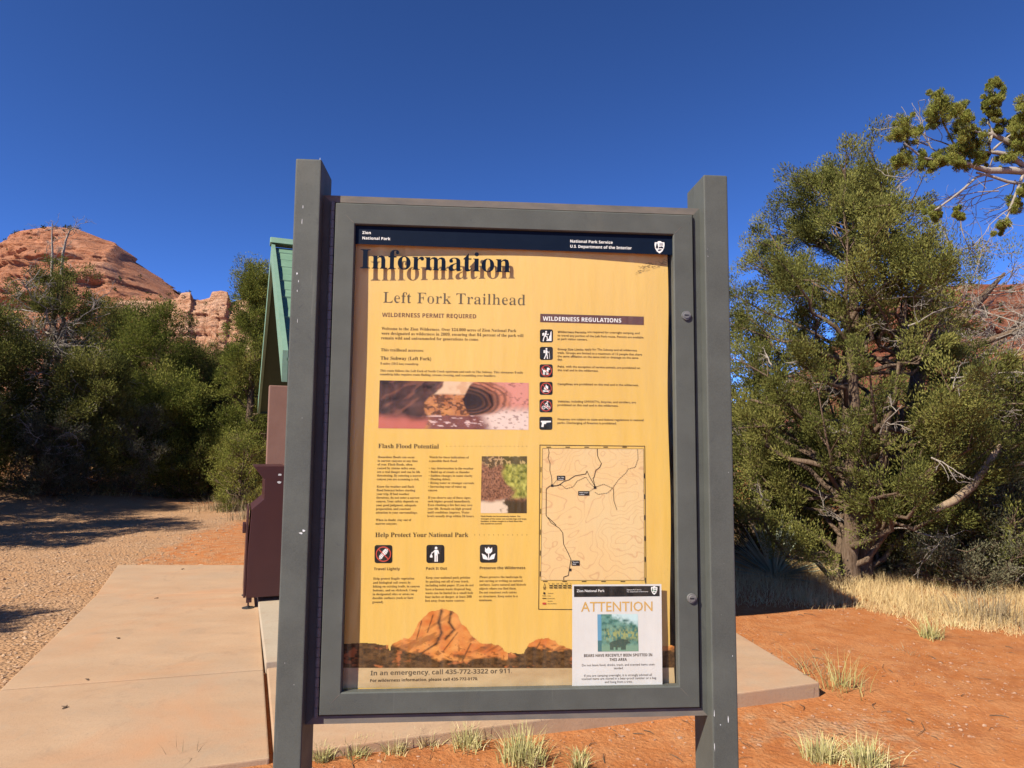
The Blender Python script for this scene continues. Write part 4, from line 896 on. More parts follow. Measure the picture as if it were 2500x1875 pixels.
def blades(rng, n, cx, cy, sx, sy, h, wd, spread, tint, fz, seg=3):
    x = cx + rng.normal(size=n) * sx; y = cy + rng.normal(size=n) * sy; z = fz(x, y) - .01
    return blade_mesh(rng, x, y, z, h * rng.uniform(.5, 1.2, n), wd, spread, tint, seg, cx, cy, sx)
def blade_mesh(rng, x, y, z, h, wd, spread, tint, seg, cx=None, cy=None, sx=1):
    n = len(x); az = rng.uniform(0, 2 * math.pi, n)
    if cx is not None: az = np.arctan2(y - cy, x - cx) + rng.normal(size=n) * .7
    ln = np.abs(rng.normal(size=n)) * spread; d = np.stack([np.cos(az), np.sin(az)], -1); fa = rng.uniform(0, 2 * math.pi, n); sd = np.stack([np.cos(fa), np.sin(fa)], -1)
    V = np.zeros((n, seg + 1, 2, 3)); ti = np.zeros((n, seg + 1, 2)); tb = np.clip(tint + rng.normal(0, .2, n), 0, 1)
    for k in range(seg + 1):
        t = k / seg; b = ln * h * t ** 1.7; zz = z + h * t * (1 - .25 * ln * t); w_ = wd * (1 - t * .92)
        for e, s_ in ((0, -1), (1, 1)):
            V[:, k, e, 0] = x + d[:, 0] * b + sd[:, 0] * w_ * s_ * .5; V[:, k, e, 1] = y + d[:, 1] * b + sd[:, 1] * w_ * s_ * .5; V[:, k, e, 2] = zz; ti[:, k, e] = np.clip(tb + .25 * (1 - t) * 0 + .15 * t, 0, 1)
    i = (np.arange(n)[:, None] * (seg + 1) * 2 + np.arange(seg)[None] * 2); F = np.stack([i, i + 1, i + 3, i + 2], -1).reshape(-1, 4)
    return V.reshape(-1, 3), F, ti.reshape(-1)

def tuft(label, x, y, n, r, h, seed, mat='tuft', wd=.006, spread=.55, tint=.5, group='grass tufts on the red soil', name='grass_tuft', cat='grass tuft'):
    rng = np.random.default_rng(seed); V, F, t = blades(rng, n, x, y, r, r, h, wd, spread, tint, gz)
    z = float(gz(x, y)); V = V - np.array([x, y, z]); o = np_mesh(name, V, F, MAT[mat], None, tint=t); o.location = (x, y, z); tag(o, label, cat, group); return o

def build_building():
    k = .977; N = Vector((-1.499, 4.30, 0)); L = 3.63; Wd = 5.79; ze = 2.003; zr = 3.635; th = .165
    root = empty('toilet_building', (N.x, N.y, 0)); tag(root, 'small mauve walled restroom with steep green shingled roof standing behind the notice board', 'building')
    P = lambda r, q, z: tuple(E1 * r + E2 * q + Vector((0, 0, z)))
    sl = (zr - ze - .10) / (Wd / 2); zb = lambda q: ze + sl * min(q, Wd - q)                # underside
    h = Wd / 2
    def slope(sgn):
        Q = lambda q: q if sgn > 0 else Wd - q
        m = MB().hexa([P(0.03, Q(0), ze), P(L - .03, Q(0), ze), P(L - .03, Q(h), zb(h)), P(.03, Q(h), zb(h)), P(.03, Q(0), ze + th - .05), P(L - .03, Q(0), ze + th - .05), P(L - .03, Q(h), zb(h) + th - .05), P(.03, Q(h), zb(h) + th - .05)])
        o = m.build('roof_slab', MAT['shadegreen'], root)
        m = MB(); rng = random.Random(5 + sgn); nc = 12; st = h / nc
        for c in range(nc):
            q0 = c * st - (.02 if c == 0 else 0); q1 = (c + 1.18) * st; r = .02
            while r < L - .02:
                w_ = rng.choice((.22, .3, .38, .46)); r1 = min(L - .02, r + w_); dz = rng.uniform(-.006, .008); dq = rng.uniform(-.02, .02)
                b = th - .048; t0 = .020 + dz
                qa, qb = max(-.02, q0 + dq), min(h, q1); za = ze + sl * qa; z_b = ze + sl * qb
                m.hexa([P(r + .003, Q(qa), za + b), P(r1 - .003, Q(qa), za + b), P(r1 - .003, Q(qb), z_b + b), P(r + .003, Q(qb), z_b + b), P(r + .003, Q(qa), za + b + t0), P(r1 - .003, Q(qa), za + b + t0), P(r1 - .003, Q(qb), z_b + b + .010), P(r + .003, Q(qb), z_b + b + .010)])
                r = r1
        m.build('shingles', MAT['greenroof'], o)
        for r0, r1 in ((-.004, .03), (L - .03, L + .004)):
            MB().hexa([P(r0, Q(-.02), ze - .03), P(r1, Q(-.02), ze - .03), P(r1, Q(h), zb(h) - .03), P(r0, Q(h), zb(h) - .03), P(r0, Q(-.02), ze + th + .012), P(r1, Q(-.02), ze + th + .012), P(r1, Q(h), zb(h) + th + .012), P(r0, Q(h), zb(h) + th + .012)]).build('rake_trim', MAT['greentrim'], o)
        MB().hexa([P(.03, Q(-.02), ze - .03), P(L - .03, Q(-.02), ze - .03), P(L - .03, Q(.0), ze - .03), P(.03, Q(0), ze - .03), P(.03, Q(-.02), ze + th - .06), P(L - .03, Q(-.02), ze + th - .06), P(L - .03, Q(0), ze + th - .06), P(.03, Q(0), ze + th - .06)]).build('eave_trim', MAT['shadegreen'], o)  # eave face gets the same shade-darkened green
    slope(1); slope(-1)
    m = MB().hexa([P(-.02, h - .09, zr + .055), P(L + .02, h - .09, zr + .055), P(L + .02, h + .09, zr + .055), P(-.02, h + .09, zr + .055), P(-.02, h - .03, zr + .13), P(L + .02, h - .03, zr + .13), P(L + .02, h + .03, zr + .13), P(-.02, h + .03, zr + .13)])
    m.build('ridge_cap', MAT['greentrim'], root, bevel=.01)
    r0, r1, q0, q1 = 1.3, L - .3, .55, Wd - .55
    m = MB().prism([P(r0, q0, .05), P(r0, q1, .05), P(r0, q1, zb(q1) - .002), P(r0, h, zb(h) - .002), P(r0, q0, zb(q0) - .002)], tuple(E1 * (r1 - r0)))
    wl = m.build('wall', MAT['mauve'], root)
    for q in (1.2, 3.7):
        MB().hexa([P(r0 - .04, q, .06), P(r0 - .002, q, .06), P(r0 - .002, q + .95, .06), P(r0 - .04, q + .95, .06), P(r0 - .04, q, 2.1), P(r0 - .002, q, 2.1), P(r0 - .002, q + .95, 2.1), P(r0 - .04, q + .95, 2.1)]).build('door', MAT['maroon'], root)
    m = MB().hexa([P(.06, 3.65, .05), P(r0 - .003, 3.65, .05), P(r0 - .003, 3.77, .05), P(.06, 3.77, .05), P(.06, 3.65, 2.23), P(r0 - .003, 3.65, 2.23), P(r0 - .003, 3.77, 2.23), P(.06, 3.77, 2.23)])
    m.build('screen_wall', MAT['mauve'], root, bevel=.012)
    return root

def build_bin():
    c = G(527, 1316); ang = math.atan2(E1.y, E1.x)
    root = empty('trash_bin', (c.x, c.y, 0), ang); tag(root, 'dark maroon steel bear resistant trash bin on short legs beside the restroom', 'trash bin')
    W = .62; s = 1.075
    pr = [(.030, 1.36), (.300, 1.36), (.378, 1.255), (.378, .10), (.012, .10), (.012, .50), (.028, .945), (.127, 1.04), (.127, 1.232), (.108, 1.25)]
    pr = [(a * s, z * .985) for a, z in pr]
    MB().prism([(a, 0, z) for a, z in pr], (0, W, 0)).build('body', MAT['maroon'], root, bevel=.005, seg=2)
    MB().prism([(-.012, .02, .10), (.010, .02, .10), (.010, .02, .93), (-.004, .02, .93)], (0, W - .04, 0)).build('door', MAT['maroon'], root, bevel=.003)
    MB().box(-.042, -.012, .06, .22, .70, .79).build('handle', MAT['maroon'], root, bevel=.006)
    for a, y in ((.015, .01), (.335, .01), (.015, W - .05), (.335, W - .05)):
        l = MB().box(a, a + .05, y, y + .04, .055, .10).cyl((a + .02, y + .02, .012), (0, 0, 1), .008, .045, 8).build('leg', MAT['maroon'], root)
        MB().cyl((a + .02, y + .02, .0), (0, 0, 1), .055, .008, 14).cyl((a + .02, y + .02, .008), (0, 0, 1), .018, .012, 8).build('foot_plate', MAT['darksteel'], l)
    rng = random.Random(1)
    for a, z, w_, h in ((.255, 1.275, .022, .013), (.252, 1.20, .026, .014), (.308, 1.015, .012, .010)):
        MB().poly([(a * s + w_ * math.cos(t * .785) * rng.uniform(.6, 1.1), -.0012, z * .985 + h * math.sin(t * .785) * rng.uniform(.6, 1.1)) for t in range(8)]).build('paint_chip', MAT['chip'], root)

def build_trees():
    cone = lambda t: (1 - t) ** .7 * min(1, .35 + t * 4)
    egg = lambda t: math.sin(math.pi * min(1, .12 + t * .86)) ** .75
    dome = lambda t: math.sqrt(max(.03, 1 - (max(0, t - .25) / .78) ** 2)) * min(1, .55 + t * 2)
    def big(t): return float(np.interp(t, (0, .12, .25, .45, .62, .78, .9, 1.), (.55, .85, 1.05, 1.05, .98, .76, .48, .16)))
    g = 'junipers and pines around the trailhead'
    # right of the board
    p = G(1832, 1252, -.2)
    juniper('juniper_tree', 'tall olive green juniper right of the board, with thick trunk and sunlit crown', 'tree', p.x, p.y, 5.75, 1.72, 71, big, 112, 9, (.042, .0125), 300, .16, 'juniper', (.15, .0), 3, .17, .17, g, 34, (.2, .97), .5, .58)
    # dead branched juniper behind, to the right
    p = at(2075, 1150, 10.6); rng = np.random.default_rng(5); x, y = p.x, p.y; z0 = float(gz(x, y)) - .05
    root = empty('dead_juniper', (x, y, z0)); tag(root, 'half dead juniper of dark limbs and bare grey twigs at right behind the tall juniper', 'tree', g)
    wd = Wood(); dw = Wood(); lv = Leaves(); O = np.array([x, y, z0])
    def path(pts): return [np.array(at(a, b, Y)) - O for a, b, Y in pts]
    T1 = path([(2010, 1180, 10.4), (1985, 1040, 10.4), (1970, 900, 10.4), (1985, 800, 10.4), (2030, 740, 10.5), (2075, 690, 10.5), (2125, 640, 10.6), (2170, 590, 10.7)])
    wd.tube(T1, [.17, .13, .12, .115, .10, .085, .06, .02], 8)
    T2 = path([(1985, 800, 10.4), (2050, 770, 10.2), (2110, 745, 10.0), (2180, 720, 9.9), (2250, 690, 9.8)]); wd.tube(T2, [.09, .07, .06, .04, .02], 7)
    T3 = path([(1970, 900, 10.4), (2030, 850, 10.6), (2090, 800, 10.7), (2160, 740, 10.9), (2230, 660, 11.)]); wd.tube(T3, [.085, .07, .055, .04, .02], 6)
    T4 = path([(2010, 770, 10.4), (2030, 690, 10.5), (2040, 600, 10.6), (2055, 520, 10.7)]); wd.tube(T4, [.06, .05, .035, .015], 6)
    for T in (T1, T2, T3, T4):
        for i in range(1, len(T)):
            for k in range(5 if i > 1 else 2):
                f = rng.random(); q = T[i - 1] * (1 - f) + T[i] * f; dead(dw, rng, q, (rng.normal() * .5 + .35, rng.normal() * .6, rng.uniform(-.1, .9)), rng.uniform(.5, 1.25), .011, 3)
    for a, b, r in ((2060, 520, .2), (2100, 560, .2), (2120, 600, .18), (2190, 560, .22), (2080, 610, .18), (2035, 560, .18), (2010, 520, .18), (2130, 540, .2), (2205, 800, .16), (2075, 870, .18)):
        for k in range(3): lv.clump(rng, np.array(at(a + rng.normal() * 14, b + rng.normal() * 14, 10.5 + rng.normal() * .3)) - O, (0, 0, 1), r, 110, .05, .013, .5 + rng.normal() * .1)
    wd.build('trunk', MAT['bark'], root); dw.build('dead_branches', MAT['deadwood'], root); lv.build('crown', MAT['juniper'], root, rng)
    # juniper reaching in from the right edge, close by
    D = 5.6; b0 = at(2520, 1250, 6.0); x, y = b0.x, b0.y; z0 = float(gz(x, y)) - .05
    root = empty('juniper_tree', (x, y, z0)); tag(root, 'near juniper at the right edge whose pale limbs and dense tufts reach in overhead', 'tree', g)
    O = np.array([x, y, z0]); wd = Wood(); dw = Wood(); lv = Leaves(); rng = np.random.default_rng(12)
    X = lambda cx, cy, Y=D: (1557 + .4 * cx, 132.7 + .4 * cy, Y)
    wd.tube(path([(2520, 1270, 6.), (2500, 1000, 6.), (2480, 800, 5.95), (2440, 640, 5.9), (2380, 520, 5.8)]), [.2, .16, .14, .11, .07], 9)
    def limb(pts, r, w_=None, mat=None): (w_ or wd).tube(path([X(*q) for q in pts]), r, 6)
    wd.tube(path([(2440, 640, 5.9), (2330, 400, 5.75), X(1637, 590)]), [.06, .045, .034], 7)
    limb([(1637, 592), (1550, 588), (1450, 590), (1390, 575), (1330, 552, 5.5), (1230, 540, 5.5), (1130, 530, 5.45), (1085, 518, 5.4), (1040, 480, 5.4), (990, 440, 5.4)], [.034, .031, .027, .022, .018, .015, .012, .010, .009, .007])
    wd.tube(path([(2380, 520, 5.8), (2290, 380, 5.7), X(1660, 478, 5.6)]), [.06, .045, .03], 7)
    limb([(1660, 478), (1580, 445), (1520, 420), (1470, 395), (1380, 382), (1330, 350, 5.5), (1250, 375, 5.5)], [.03, .026, .022, .018, .012, .009, .007])
    limb([(1637, 565), (1560, 505), (1490, 492), (1455, 490), (1448, 440), (1468, 385), (1445, 330), (1450, 280), (1475, 200), (1470, 130)], [.024, .02, .018, .016, .014, .013, .011, .010, .008, .005])
    limb([(1455, 490), (1500, 450), (1560, 400), (1640, 405)], [.012, .010, .009, .009]); limb([(1455, 490), (1340, 480), (1270, 470)], [.010, .008, .006])
    limb([(1380, 625), (1310, 690, 5.4), (1240, 745, 5.4), (1170, 795, 5.35), (1130, 815, 5.35)], [.010, .010, .009, .008, .006]); limb([(1520, 585), (1380, 625)], [.012, .010])
    limb([(1660, 665), (1550, 650), (1460, 620), (1380, 600)], [.016, .013, .011, .009]); limb([(1330, 552), (1260, 450, 5.5), (1200, 330, 5.5), (1180, 220, 5.5)], [.011, .009, .008, .005])
    limb([(1637, 600), (1600, 700), (1560, 800), (1530, 890)], [.014, .012, .010, .006])
    for a, b, c, d in ((1180, 500, -.5, .3), (1120, 455, -.6, .2), (1230, 450, -.5, .0), (1240, 460, -.7, -.1), (1060, 470, .1, .6), (1590, 640, .2, -.8), (1470, 640, -.5, -.2), (1560, 660, -.6, -.1), (1470, 520, 0, -.9), (1290, 790, .1, -.6), (1500, 700, -.8, .1), (1600, 760, -.4, -.5)):
        dead(dw, rng, path([X(a, b)])[0], (c, rng.normal() * .3, d), .45, .006, 2)
    for cx, cy, r in ((985, 360, 50), (960, 420, 40), (1030, 380, 42), (1180, 200, 48), (1150, 270, 50), (1210, 270, 60), (1290, 275, 50), (1140, 330, 36), (1320, 350, 52), (1290, 400, 52), (1370, 380, 50), (1380, 440, 56), (1310, 470, 50), (1240, 500, 55), (1270, 540, 40), (1200, 520, 40), (1480, 125, 40), (1470, 175, 44), (1490, 220, 40), (1440, 235, 32), (1480, 290, 32), (1490, 360, 34), (1560, 350, 44), (1620, 260, 46), (1640, 320, 46), (1600, 400, 44), (1580, 470, 48), (1640, 490, 50), (1540, 530, 44), (1000, 530, 46), (960, 550, 36), (1080, 525, 42), (1140, 560, 36), (1390, 510, 46), (1310, 545, 40), (1590, 770, 42), (1130, 815, 38), (1160, 840, 30), (1520, 890, 36), (1290, 830, 34), (1420, 530, 36), (1640, 700, 40), (1330, 300, 30)):
        rr = r * .4 / 1431 * D * 1.05
        for k in range(12):
            a, b, Y = X(cx + rng.normal() * r * .52, cy + rng.normal() * r * .52, D + rng.normal() * rr - (.15 if cx < 1300 else 0)); d = rng.normal(size=3) * .4 + np.array([-.2, 0, .5])
            lv.clump(rng, np.array(at(a, b, Y)) - O, d, rr * rng.uniform(.30, .56), 270, .021, .0055, .66 + rng.normal() * .12)
    wd.build('trunk', MAT['deadwood'], root); dw.build('dead_branches', MAT['deadwood'], root); lv.build('crown', MAT['fresh'], root, rng)
    # scrub on the right, with a peeled limb leaning out of it
    p = G(2190, 1262, -.1); x, y = p.x, p.y
    sc1 = juniper('scrub_juniper', 'bushy low juniper at right with a thick peeled limb leaning from it', 'shrub', x + .2, y + .3, 2.7, 1.25, 81, dome, 60, 7, (.05, .014), 110, .18, 'juniper', (0, 0), 2, .08, .06, g, 2, (.3, .9), .5, .45)
    O = np.array(sc1.location); wd = Wood(); rng = np.random.default_rng(3); Yd = y - .55
    wd.tube(path([(2012, 1105, Yd), (2060, 1082, Yd), (2100, 1050, Yd), (2125, 1015, Yd), (2145, 985, Yd), (2160, 960, Yd)]), [.036, .045, .048, .046, .04, .022], 9)
    wd.tube(path([(2118, 1026, Yd), (2160, 1010, Yd), (2215, 1000, Yd), (2290, 985, Yd + .2)]), [.03, .026, .022, .016], 7)
    wd.tube(path([(1995, 925, Yd + .6), (2040, 900, Yd + .5), (2090, 865, Yd + .4), (2150, 800, Yd + .3), (2230, 750, Yd + .2)]), [.012, .02, .026, .024, .02], 7)
    wd.tube(path([(2060, 895, Yd + .4), (2120, 880, Yd + .4), (2180, 872, Yd + .4), (2260, 874, Yd + .5)]), [.012, .015, .014, .010], 6)
    dw = Wood()
    for a, b in ((2140, 810), (2180, 790), (2200, 770), (2110, 850), (2060, 895)): dead(dw, rng, path([(a, b, Yd + .3)])[0], (rng.normal() * .5, rng.normal() * .4, rng.normal() * .5 + .1), .5, .01, 3)
    wd.build('peeled_limb', MAT['limb'], sc1); dw.build('dead_branches', MAT['deadwood'], sc1)
    p = G(2110, 1262, -.12); juniper('scrub_bush', 'grey green bush at right edge of the dry grass below the peeled limb', 'shrub', p.x, p.y, 1.15, .72, 83, dome, 44, 6, (.035, .010), 100, .12, 'greygreen', base=.05, r0=.03, tint=.6, deadn=6, dead_L=.35)
    p = G(1965, 1248, -.15); juniper('scrub_bush', 'dark green bush in shade right of the tall juniper trunk', 'shrub', p.x + .1, p.y + .5, 1.5, .85, 84, dome, 40, 6, (.04, .012), 95, .15, 'juniper', base=.05, r0=.03, tint=.35)
    for px, Y, H, rd, lb in ((1625, 10.4, 1.9, .95, 'dark bush close to the right post behind the yucca'), (1745, 11.2, 1.8, 1.0, 'dark bush behind the yucca and left of the tall trunk')):
        q = at(px, 1150, Y); juniper('scrub_bush', lb, 'shrub', q.x, q.y, H, rd, px, dome, 42, 6, (.05, .016), 100, .18, 'juniper', base=.04, r0=.04, tint=.35)
    p = G(2250, 1268, -.1); juniper('scrub_bush', 'twiggy dark bush at the far right edge behind the dry grass', 'shrub', p.x, p.y, 1.3, .7, 85, dome, 36, 6, (.04, .012), 80, .14, 'greygreen', base=.05, r0=.03, tint=.3, deadn=14, dead_L=.4)
    for i, (px, Y, H, rd, lb) in enumerate(((1630, 12.0, 4.3, 1.35, 'darker juniper behind and left of the tall juniper trunk'), (2150, 14., 2.5, 1.3, 'olive juniper standing behind the half dead tree at right'), (1930, 15, 2.7, 1.4, 'rounded dark juniper seen past the tall trunk in front of the red mesa'), (2330, 11, 2.7, 1.4, 'dense juniper at the far right behind the bushes'))):
        q = at(px, 1100, Y); juniper('juniper_tree', lb, 'tree', q.x, q.y, H, rd, 60 + i, dome, 44, 6, (.075, .022), 80, .24, 'juniper', base=.06, group=g, tint=.42, deadn=4)
    # left side
    def tree(px, top, Y, hw, lb, seed, prof, nl=64, subs=7, nleaf=190, rc=.27, mat='juniper', leaf=(.058, .023), name='juniper_tree', cat='tree', **kw):
        Y *= 1.30
        b = at(px, 1000, Y); z0 = float(gz(b.x, Y)) - .06; H = at(px, top, Y).z - z0
        return juniper(name, lb, cat, b.x, Y, H, hw / 1431 * Y, seed, prof, nl, subs, leaf, nleaf, rc, mat, group=g, z=z0, **kw)
    tree(88, 575, 13.0, 135, 'scraggly olive juniper at far left, full of bare grey branches', 91, lambda t: float(np.interp(t, (0, .15, .45, .7, .85, 1), (.7, .95, 1., .72, .42, .2))), 60, 6, 120, .20, stems=3, deadn=150, dead_h=(.30, 1.), dead_L=1.05, tint=.45)
    tree(232, 690, 16.5, 78, 'dark green rounded juniper left of the taller twin topped one', 92, dome, tint=.45, deadn=5)
    tree(318, 682, 15.5, 78, 'full green juniper with twin rounded top below the pale cliff', 93, dome, 62, mat='fresh', tint=.42, stems=2)
    tree(405, 782, 17.5, 68, 'low dark juniper in the gap below the cliff foot', 94, dome, tint=.3)
    tree(465, 775, 17., 42, 'small dark juniper between the gap and the tall pine', 95, dome, 36, tint=.35)
    tree(540, 592, 13.8, 70, 'tall narrow yellow green pine rising beside the restroom roof', 96, lambda t: float(np.interp(t, (0, .2, .5, .7, .82, .9, 1), (.9, 1.05, .85, .55, .35, .42, .2))), 84, 7, 170, .20, 'fresh', (.06, .018), 'pine_tree', tint=.6)
    tree(585, 720, 15., 60, 'olive juniper partly hidden behind the restroom wall', 97, dome, 44, tint=.5)
    tree(-45, 720, 11.5, 85, 'dark juniper cut by the left edge of the picture', 98, dome, 50, tint=.35, deadn=10)
    tree(185, 790, 12.4, 62, 'low bushy olive juniper in front of the scraggly one', 99, dome, 44, tint=.5, deadn=8)
    tree(365, 830, 13.6, 60, 'low yellow green juniper in front of the twin topped one', 100, dome, 44, mat='fresh', tint=.5)
    tree(292, 888, 12.9, 62, 'grey green round shrub among the dark junipers at left', 101, dome, 44, 6, 90, .16, 'greygreen', (.05, .014), 'scrub_bush', 'shrub', base=.04, tint=.65)
    tree(430, 935, 13.6, 58, 'dark low bush in shade at the end of the path', 102, dome, 36, 6, 80, .18, 'juniper', (.06, .02), 'scrub_bush', 'shrub', base=.04, tint=.2)
    tree(110, 905, 11.6, 75, 'brownish dark undergrowth bush below the scraggly juniper', 103, dome, 36, 6, 80, .17, 'greygreen', (.055, .017), 'scrub_bush', 'shrub', base=.04, tint=.25, deadn=22, dead_L=.5)
    tree(520, 950, 11.9, 48, 'bright yellow green bush at the foot of the pine beside the bin', 104, dome, 36, 6, 90, .15, 'fresh', (.05, .014), 'scrub_bush', 'shrub', base=.03, tint=.7)
    # two grey snags standing above the scraggly juniper
    for px, pts, lb in ((113, [(113, 640), (112, 590), (113, 540), (112, 510), (113, 482)], 'slender dead snag sticking up left of the forked one'), (135, [(132, 640), (133, 585), (136, 550), (142, 520), (150, 500), (157, 494)], 'forked dead snag with curling twigs above the scraggly juniper')):
        b = at(px, 1040, 17.4); z0 = float(gz(b.x, 17.4)); root = empty('dead_snag', (b.x, 17.4, z0)); tag(root, lb, 'dead tree'); O = np.array([b.x, 17.4, z0]); wd = Wood(); rng = np.random.default_rng(px)
        T = [np.array([0, 0, -.1]), np.array([.05, 0, 2.])] + path([(a, c, 17.4) for a, c in pts]); wd.tube(T, np.linspace(.06, .010, len(T)), 6)
        for i in range(2, len(T)):
            for k in range(4): dead(wd, rng, T[i - 1] * .5 + T[i] * .5, (rng.choice((-1, 1)) * rng.uniform(.4, 1), rng.normal() * .3, rng.uniform(-.1, .7)), rng.uniform(.2, .5), .009, 2)
        wd.build('trunk', MAT['deadwood'], root)
    # trees outside the left edge whose shadows lie on the path
    for i, (x, y, H, rd, lb) in enumerate(((-11.2, 9.0, 5.0, 2.0, 'juniper off the left edge that shades the bend of the path'), (-13.2, 11.4, 5.4, 1.9, 'taller juniper off the left edge behind the path shade'), (-8.1, 3.1, 3.6, .9, 'juniper off the near left edge that streaks the gravel with shade'))):
        juniper('juniper_tree', lb, 'tree', x, y, H, rd, 110 + i, big if i < 2 else cone, 70, 7, (.08, .03), 120, .25, 'juniper', base=.15, group=g, deadn=8)

def build_small():
    # far scrub on the rock faces
    rng = np.random.default_rng(77); lv = Leaves()
    for V, lo, n in FAR:
        ny, nx, _ = V.shape
        for k in range(n):
            j = rng.integers(int(ny * .05), int(ny * .80)); i = rng.integers(2, nx - 2); p = V[j, i]; sl = abs(V[min(j + 1, ny - 1), i, 2] - V[j - 1, i, 2]) / (abs(V[min(j + 1, ny - 1), i, 1] - V[j - 1, i, 1]) + .1)
            if sl > 1.1 and rng.random() < .9: continue
            if fbm(p[0] * .02, p[2] * .03, 2, 5) < .5: continue
            s_ = p[1] / 800.; r = rng.uniform(1.2, 3.2) * (.35 + .65 * s_); lv.clump(rng, p + np.array([0, 0, r * .4]), (0, 0, .5), r, 26, r * .8, r * .4, .35 + rng.normal() * .15)
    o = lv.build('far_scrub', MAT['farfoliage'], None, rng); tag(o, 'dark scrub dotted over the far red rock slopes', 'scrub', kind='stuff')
    # far woodland closing the gaps behind the trees
    lv = Leaves(); wd = Wood(); rng = np.random.default_rng(78)
    for k in range(210):
        a = rng.uniform(-.95, .95); Y = rng.uniform(24, 60); x = a * Y
        if -.3 < a < .3 and rng.random() < .4: continue
        h = rng.uniform(1.6, 3.4) if abs(a) > .3 else rng.uniform(1., 2.); z = float(gz(x, Y)); t0 = .4 + rng.normal() * .12
        for q in range(9): lv.clump(rng, (x + rng.normal() * .7, Y + rng.normal() * .7, z + h * rng.uniform(.15, .95)), (0, 0, 1), .75, 42, .34, .13, t0)
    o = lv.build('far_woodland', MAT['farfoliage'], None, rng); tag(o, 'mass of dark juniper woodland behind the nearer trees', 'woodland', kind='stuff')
    # dry grass
    rng = np.random.default_rng(79); n = 210000
    x = rng.uniform(1.6, 12, n); y = rng.uniform(5.6, 12.5, n)
    edge = G(1600, 1345, -.15); e2 = G(1870, 1332, -.15); e3 = G(1985, 1352, -.15); e4 = G(2212, 1385, -.15)
    fx = np.array([1.4, e2.x, e3.x, e4.x, 7.]); fy = np.array([edge.y + .25, e2.y + .05, e3.y, e4.y, e4.y - .4])
    d = y - np.interp(x, fx, fy) - .5 * (fbm(x * 1.6, y * 1.6, 3, 6) - .5); den = sstep(-.05, .35, d) * (.35 + .65 * sstep(.35, .6, fbm(x * 1.1, y * 1.1, 3, 9)))
    den *= np.where(x < 3.1, .4, 1.)
    k = rng.random(n) < den; x, y = x[k], y[k]; hh = .155 * rng.uniform(.3, 1.25, len(x)) * (.5 + .7 * sstep(0, 1.2, d[k]))
    V, F, t = blade_mesh(rng, x, y, gz(x, y) - .01, hh, .0065, .8, .66, 2)
    n = 90000; x = rng.uniform(-30, -3.2, n); y = rng.uniform(9.5, 27, n); m = sstep(.0, 1.0, y - 15.6 - (x + 10) * .5 - .9 * (fbm(x * .8, y * .8, 3, 4) - .5)) * (.25 + .75 * sstep(.4, .6, fbm(x * .9, y * .9, 3, 2)))
    pth = np.abs(x - (-7.0 - (y - 15) * .35)) < 1.1; m = np.where(pth, m * .06, m); k = rng.random(n) < m; x, y = x[k], y[k]
    V2, F2, t2 = blade_mesh(rng, x, y, gz(x, y) - .01, .24 * rng.uniform(.4, 1.2, len(x)), .011, .8, .5, 2)
    o = np_mesh('dry_grass', np.vstack([V, V2]), np.vstack([F, F2 + len(V)]), MAT['drygrass'], None, tint=np.concatenate([t, t2])); tag(o, 'dry straw coloured grass under the trees', 'grass', kind='stuff')
    # pebbles and bits of stone
    def stones(name, pts, sizes, mat, label, seed):
        rng = np.random.default_rng(seed); n = len(pts); B = np.array([(1, 0, 0), (-1, 0, 0), (0, 1, 0), (0, -1, 0), (0, 0, 1), (0, 0, -1), (.6, .6, .5), (-.6, .6, .5), (-.6, -.6, .5), (.6, -.6, .5)], float)
        FC = np.array([(4, 6, 7), (4, 7, 8), (4, 8, 9), (4, 9, 6), (0, 6, 9), (2, 7, 6), (1, 8, 7), (3, 9, 8), (0, 2, 6), (2, 1, 7), (1, 3, 8), (3, 0, 9), (5, 2, 0), (5, 1, 2), (5, 3, 1), (5, 0, 3)])
        A = rng.uniform(0, 6.283, n); c, s_ = np.cos(A), np.sin(A); sc = np.stack([sizes * rng.uniform(.7, 1.5, n), sizes * rng.uniform(.6, 1., n), sizes * rng.uniform(.35, .7, n)], -1)
        P = B[None] * (1 + rng.normal(size=(n, 10, 1)) * .16) * sc[:, None]; Q = P.copy(); Q[..., 0] = P[..., 0] * c[:, None] - P[..., 1] * s_[:, None]; Q[..., 1] = P[..., 0] * s_[:, None] + P[..., 1] * c[:, None]
        Q += pts[:, None]; F = (np.arange(n)[:, None, None] * 10 + FC[None]).reshape(-1, 3)
        o = np_mesh(name, Q.reshape(-1, 3), F, MAT[mat], None); tag(o, label, 'stones', kind='stuff')
    rng = np.random.default_rng(80); n = 30000; x = rng.uniform(-11, -2.6, n); y = rng.uniform(2.8, 15, n)
    ok = ~on_slab(x, y, .0) & (rng.random(n) < sstep(-3.9, -5.2, x + .16 * (y - 9)) + ((y < 8.3) & (x < -3))) & (rng.random(n) < np.clip(1.4 - y * .075, .15, 1)); x, y = x[ok], y[ok]; z = gz(x, y)
    stones('gravel', np.stack([x, y, z + .002], -1), np.abs(rng.normal(size=len(x))) * .007 + .006, 'pebble', 'loose tan gravel beside the concrete walk', 1)
    n = 20000; x = rng.uniform(-1.5, 8, n); y = 2.6 + rng.random(n) ** 1.4 * 6.5; cl = sstep(.42, .7, fbm(x * 1.3, y * 1.3, 3, 15)) + 1.2 * np.exp(-(((x - 2.0) / 1.0) ** 2 + ((y - 4.15) / .3) ** 2))
    ok = ~on_slab(x, y, .0) & (rng.random(n) < cl * .8 + .08); x, y = x[ok], y[ok]; z = gz(x, y)
    stones('stones', np.stack([x, y, z + .001], -1), np.abs(rng.standard_t(3, size=len(x))).clip(0, 4) * .0032 + .0022, 'redpebble', 'small stone chips scattered over the red soil', 2)
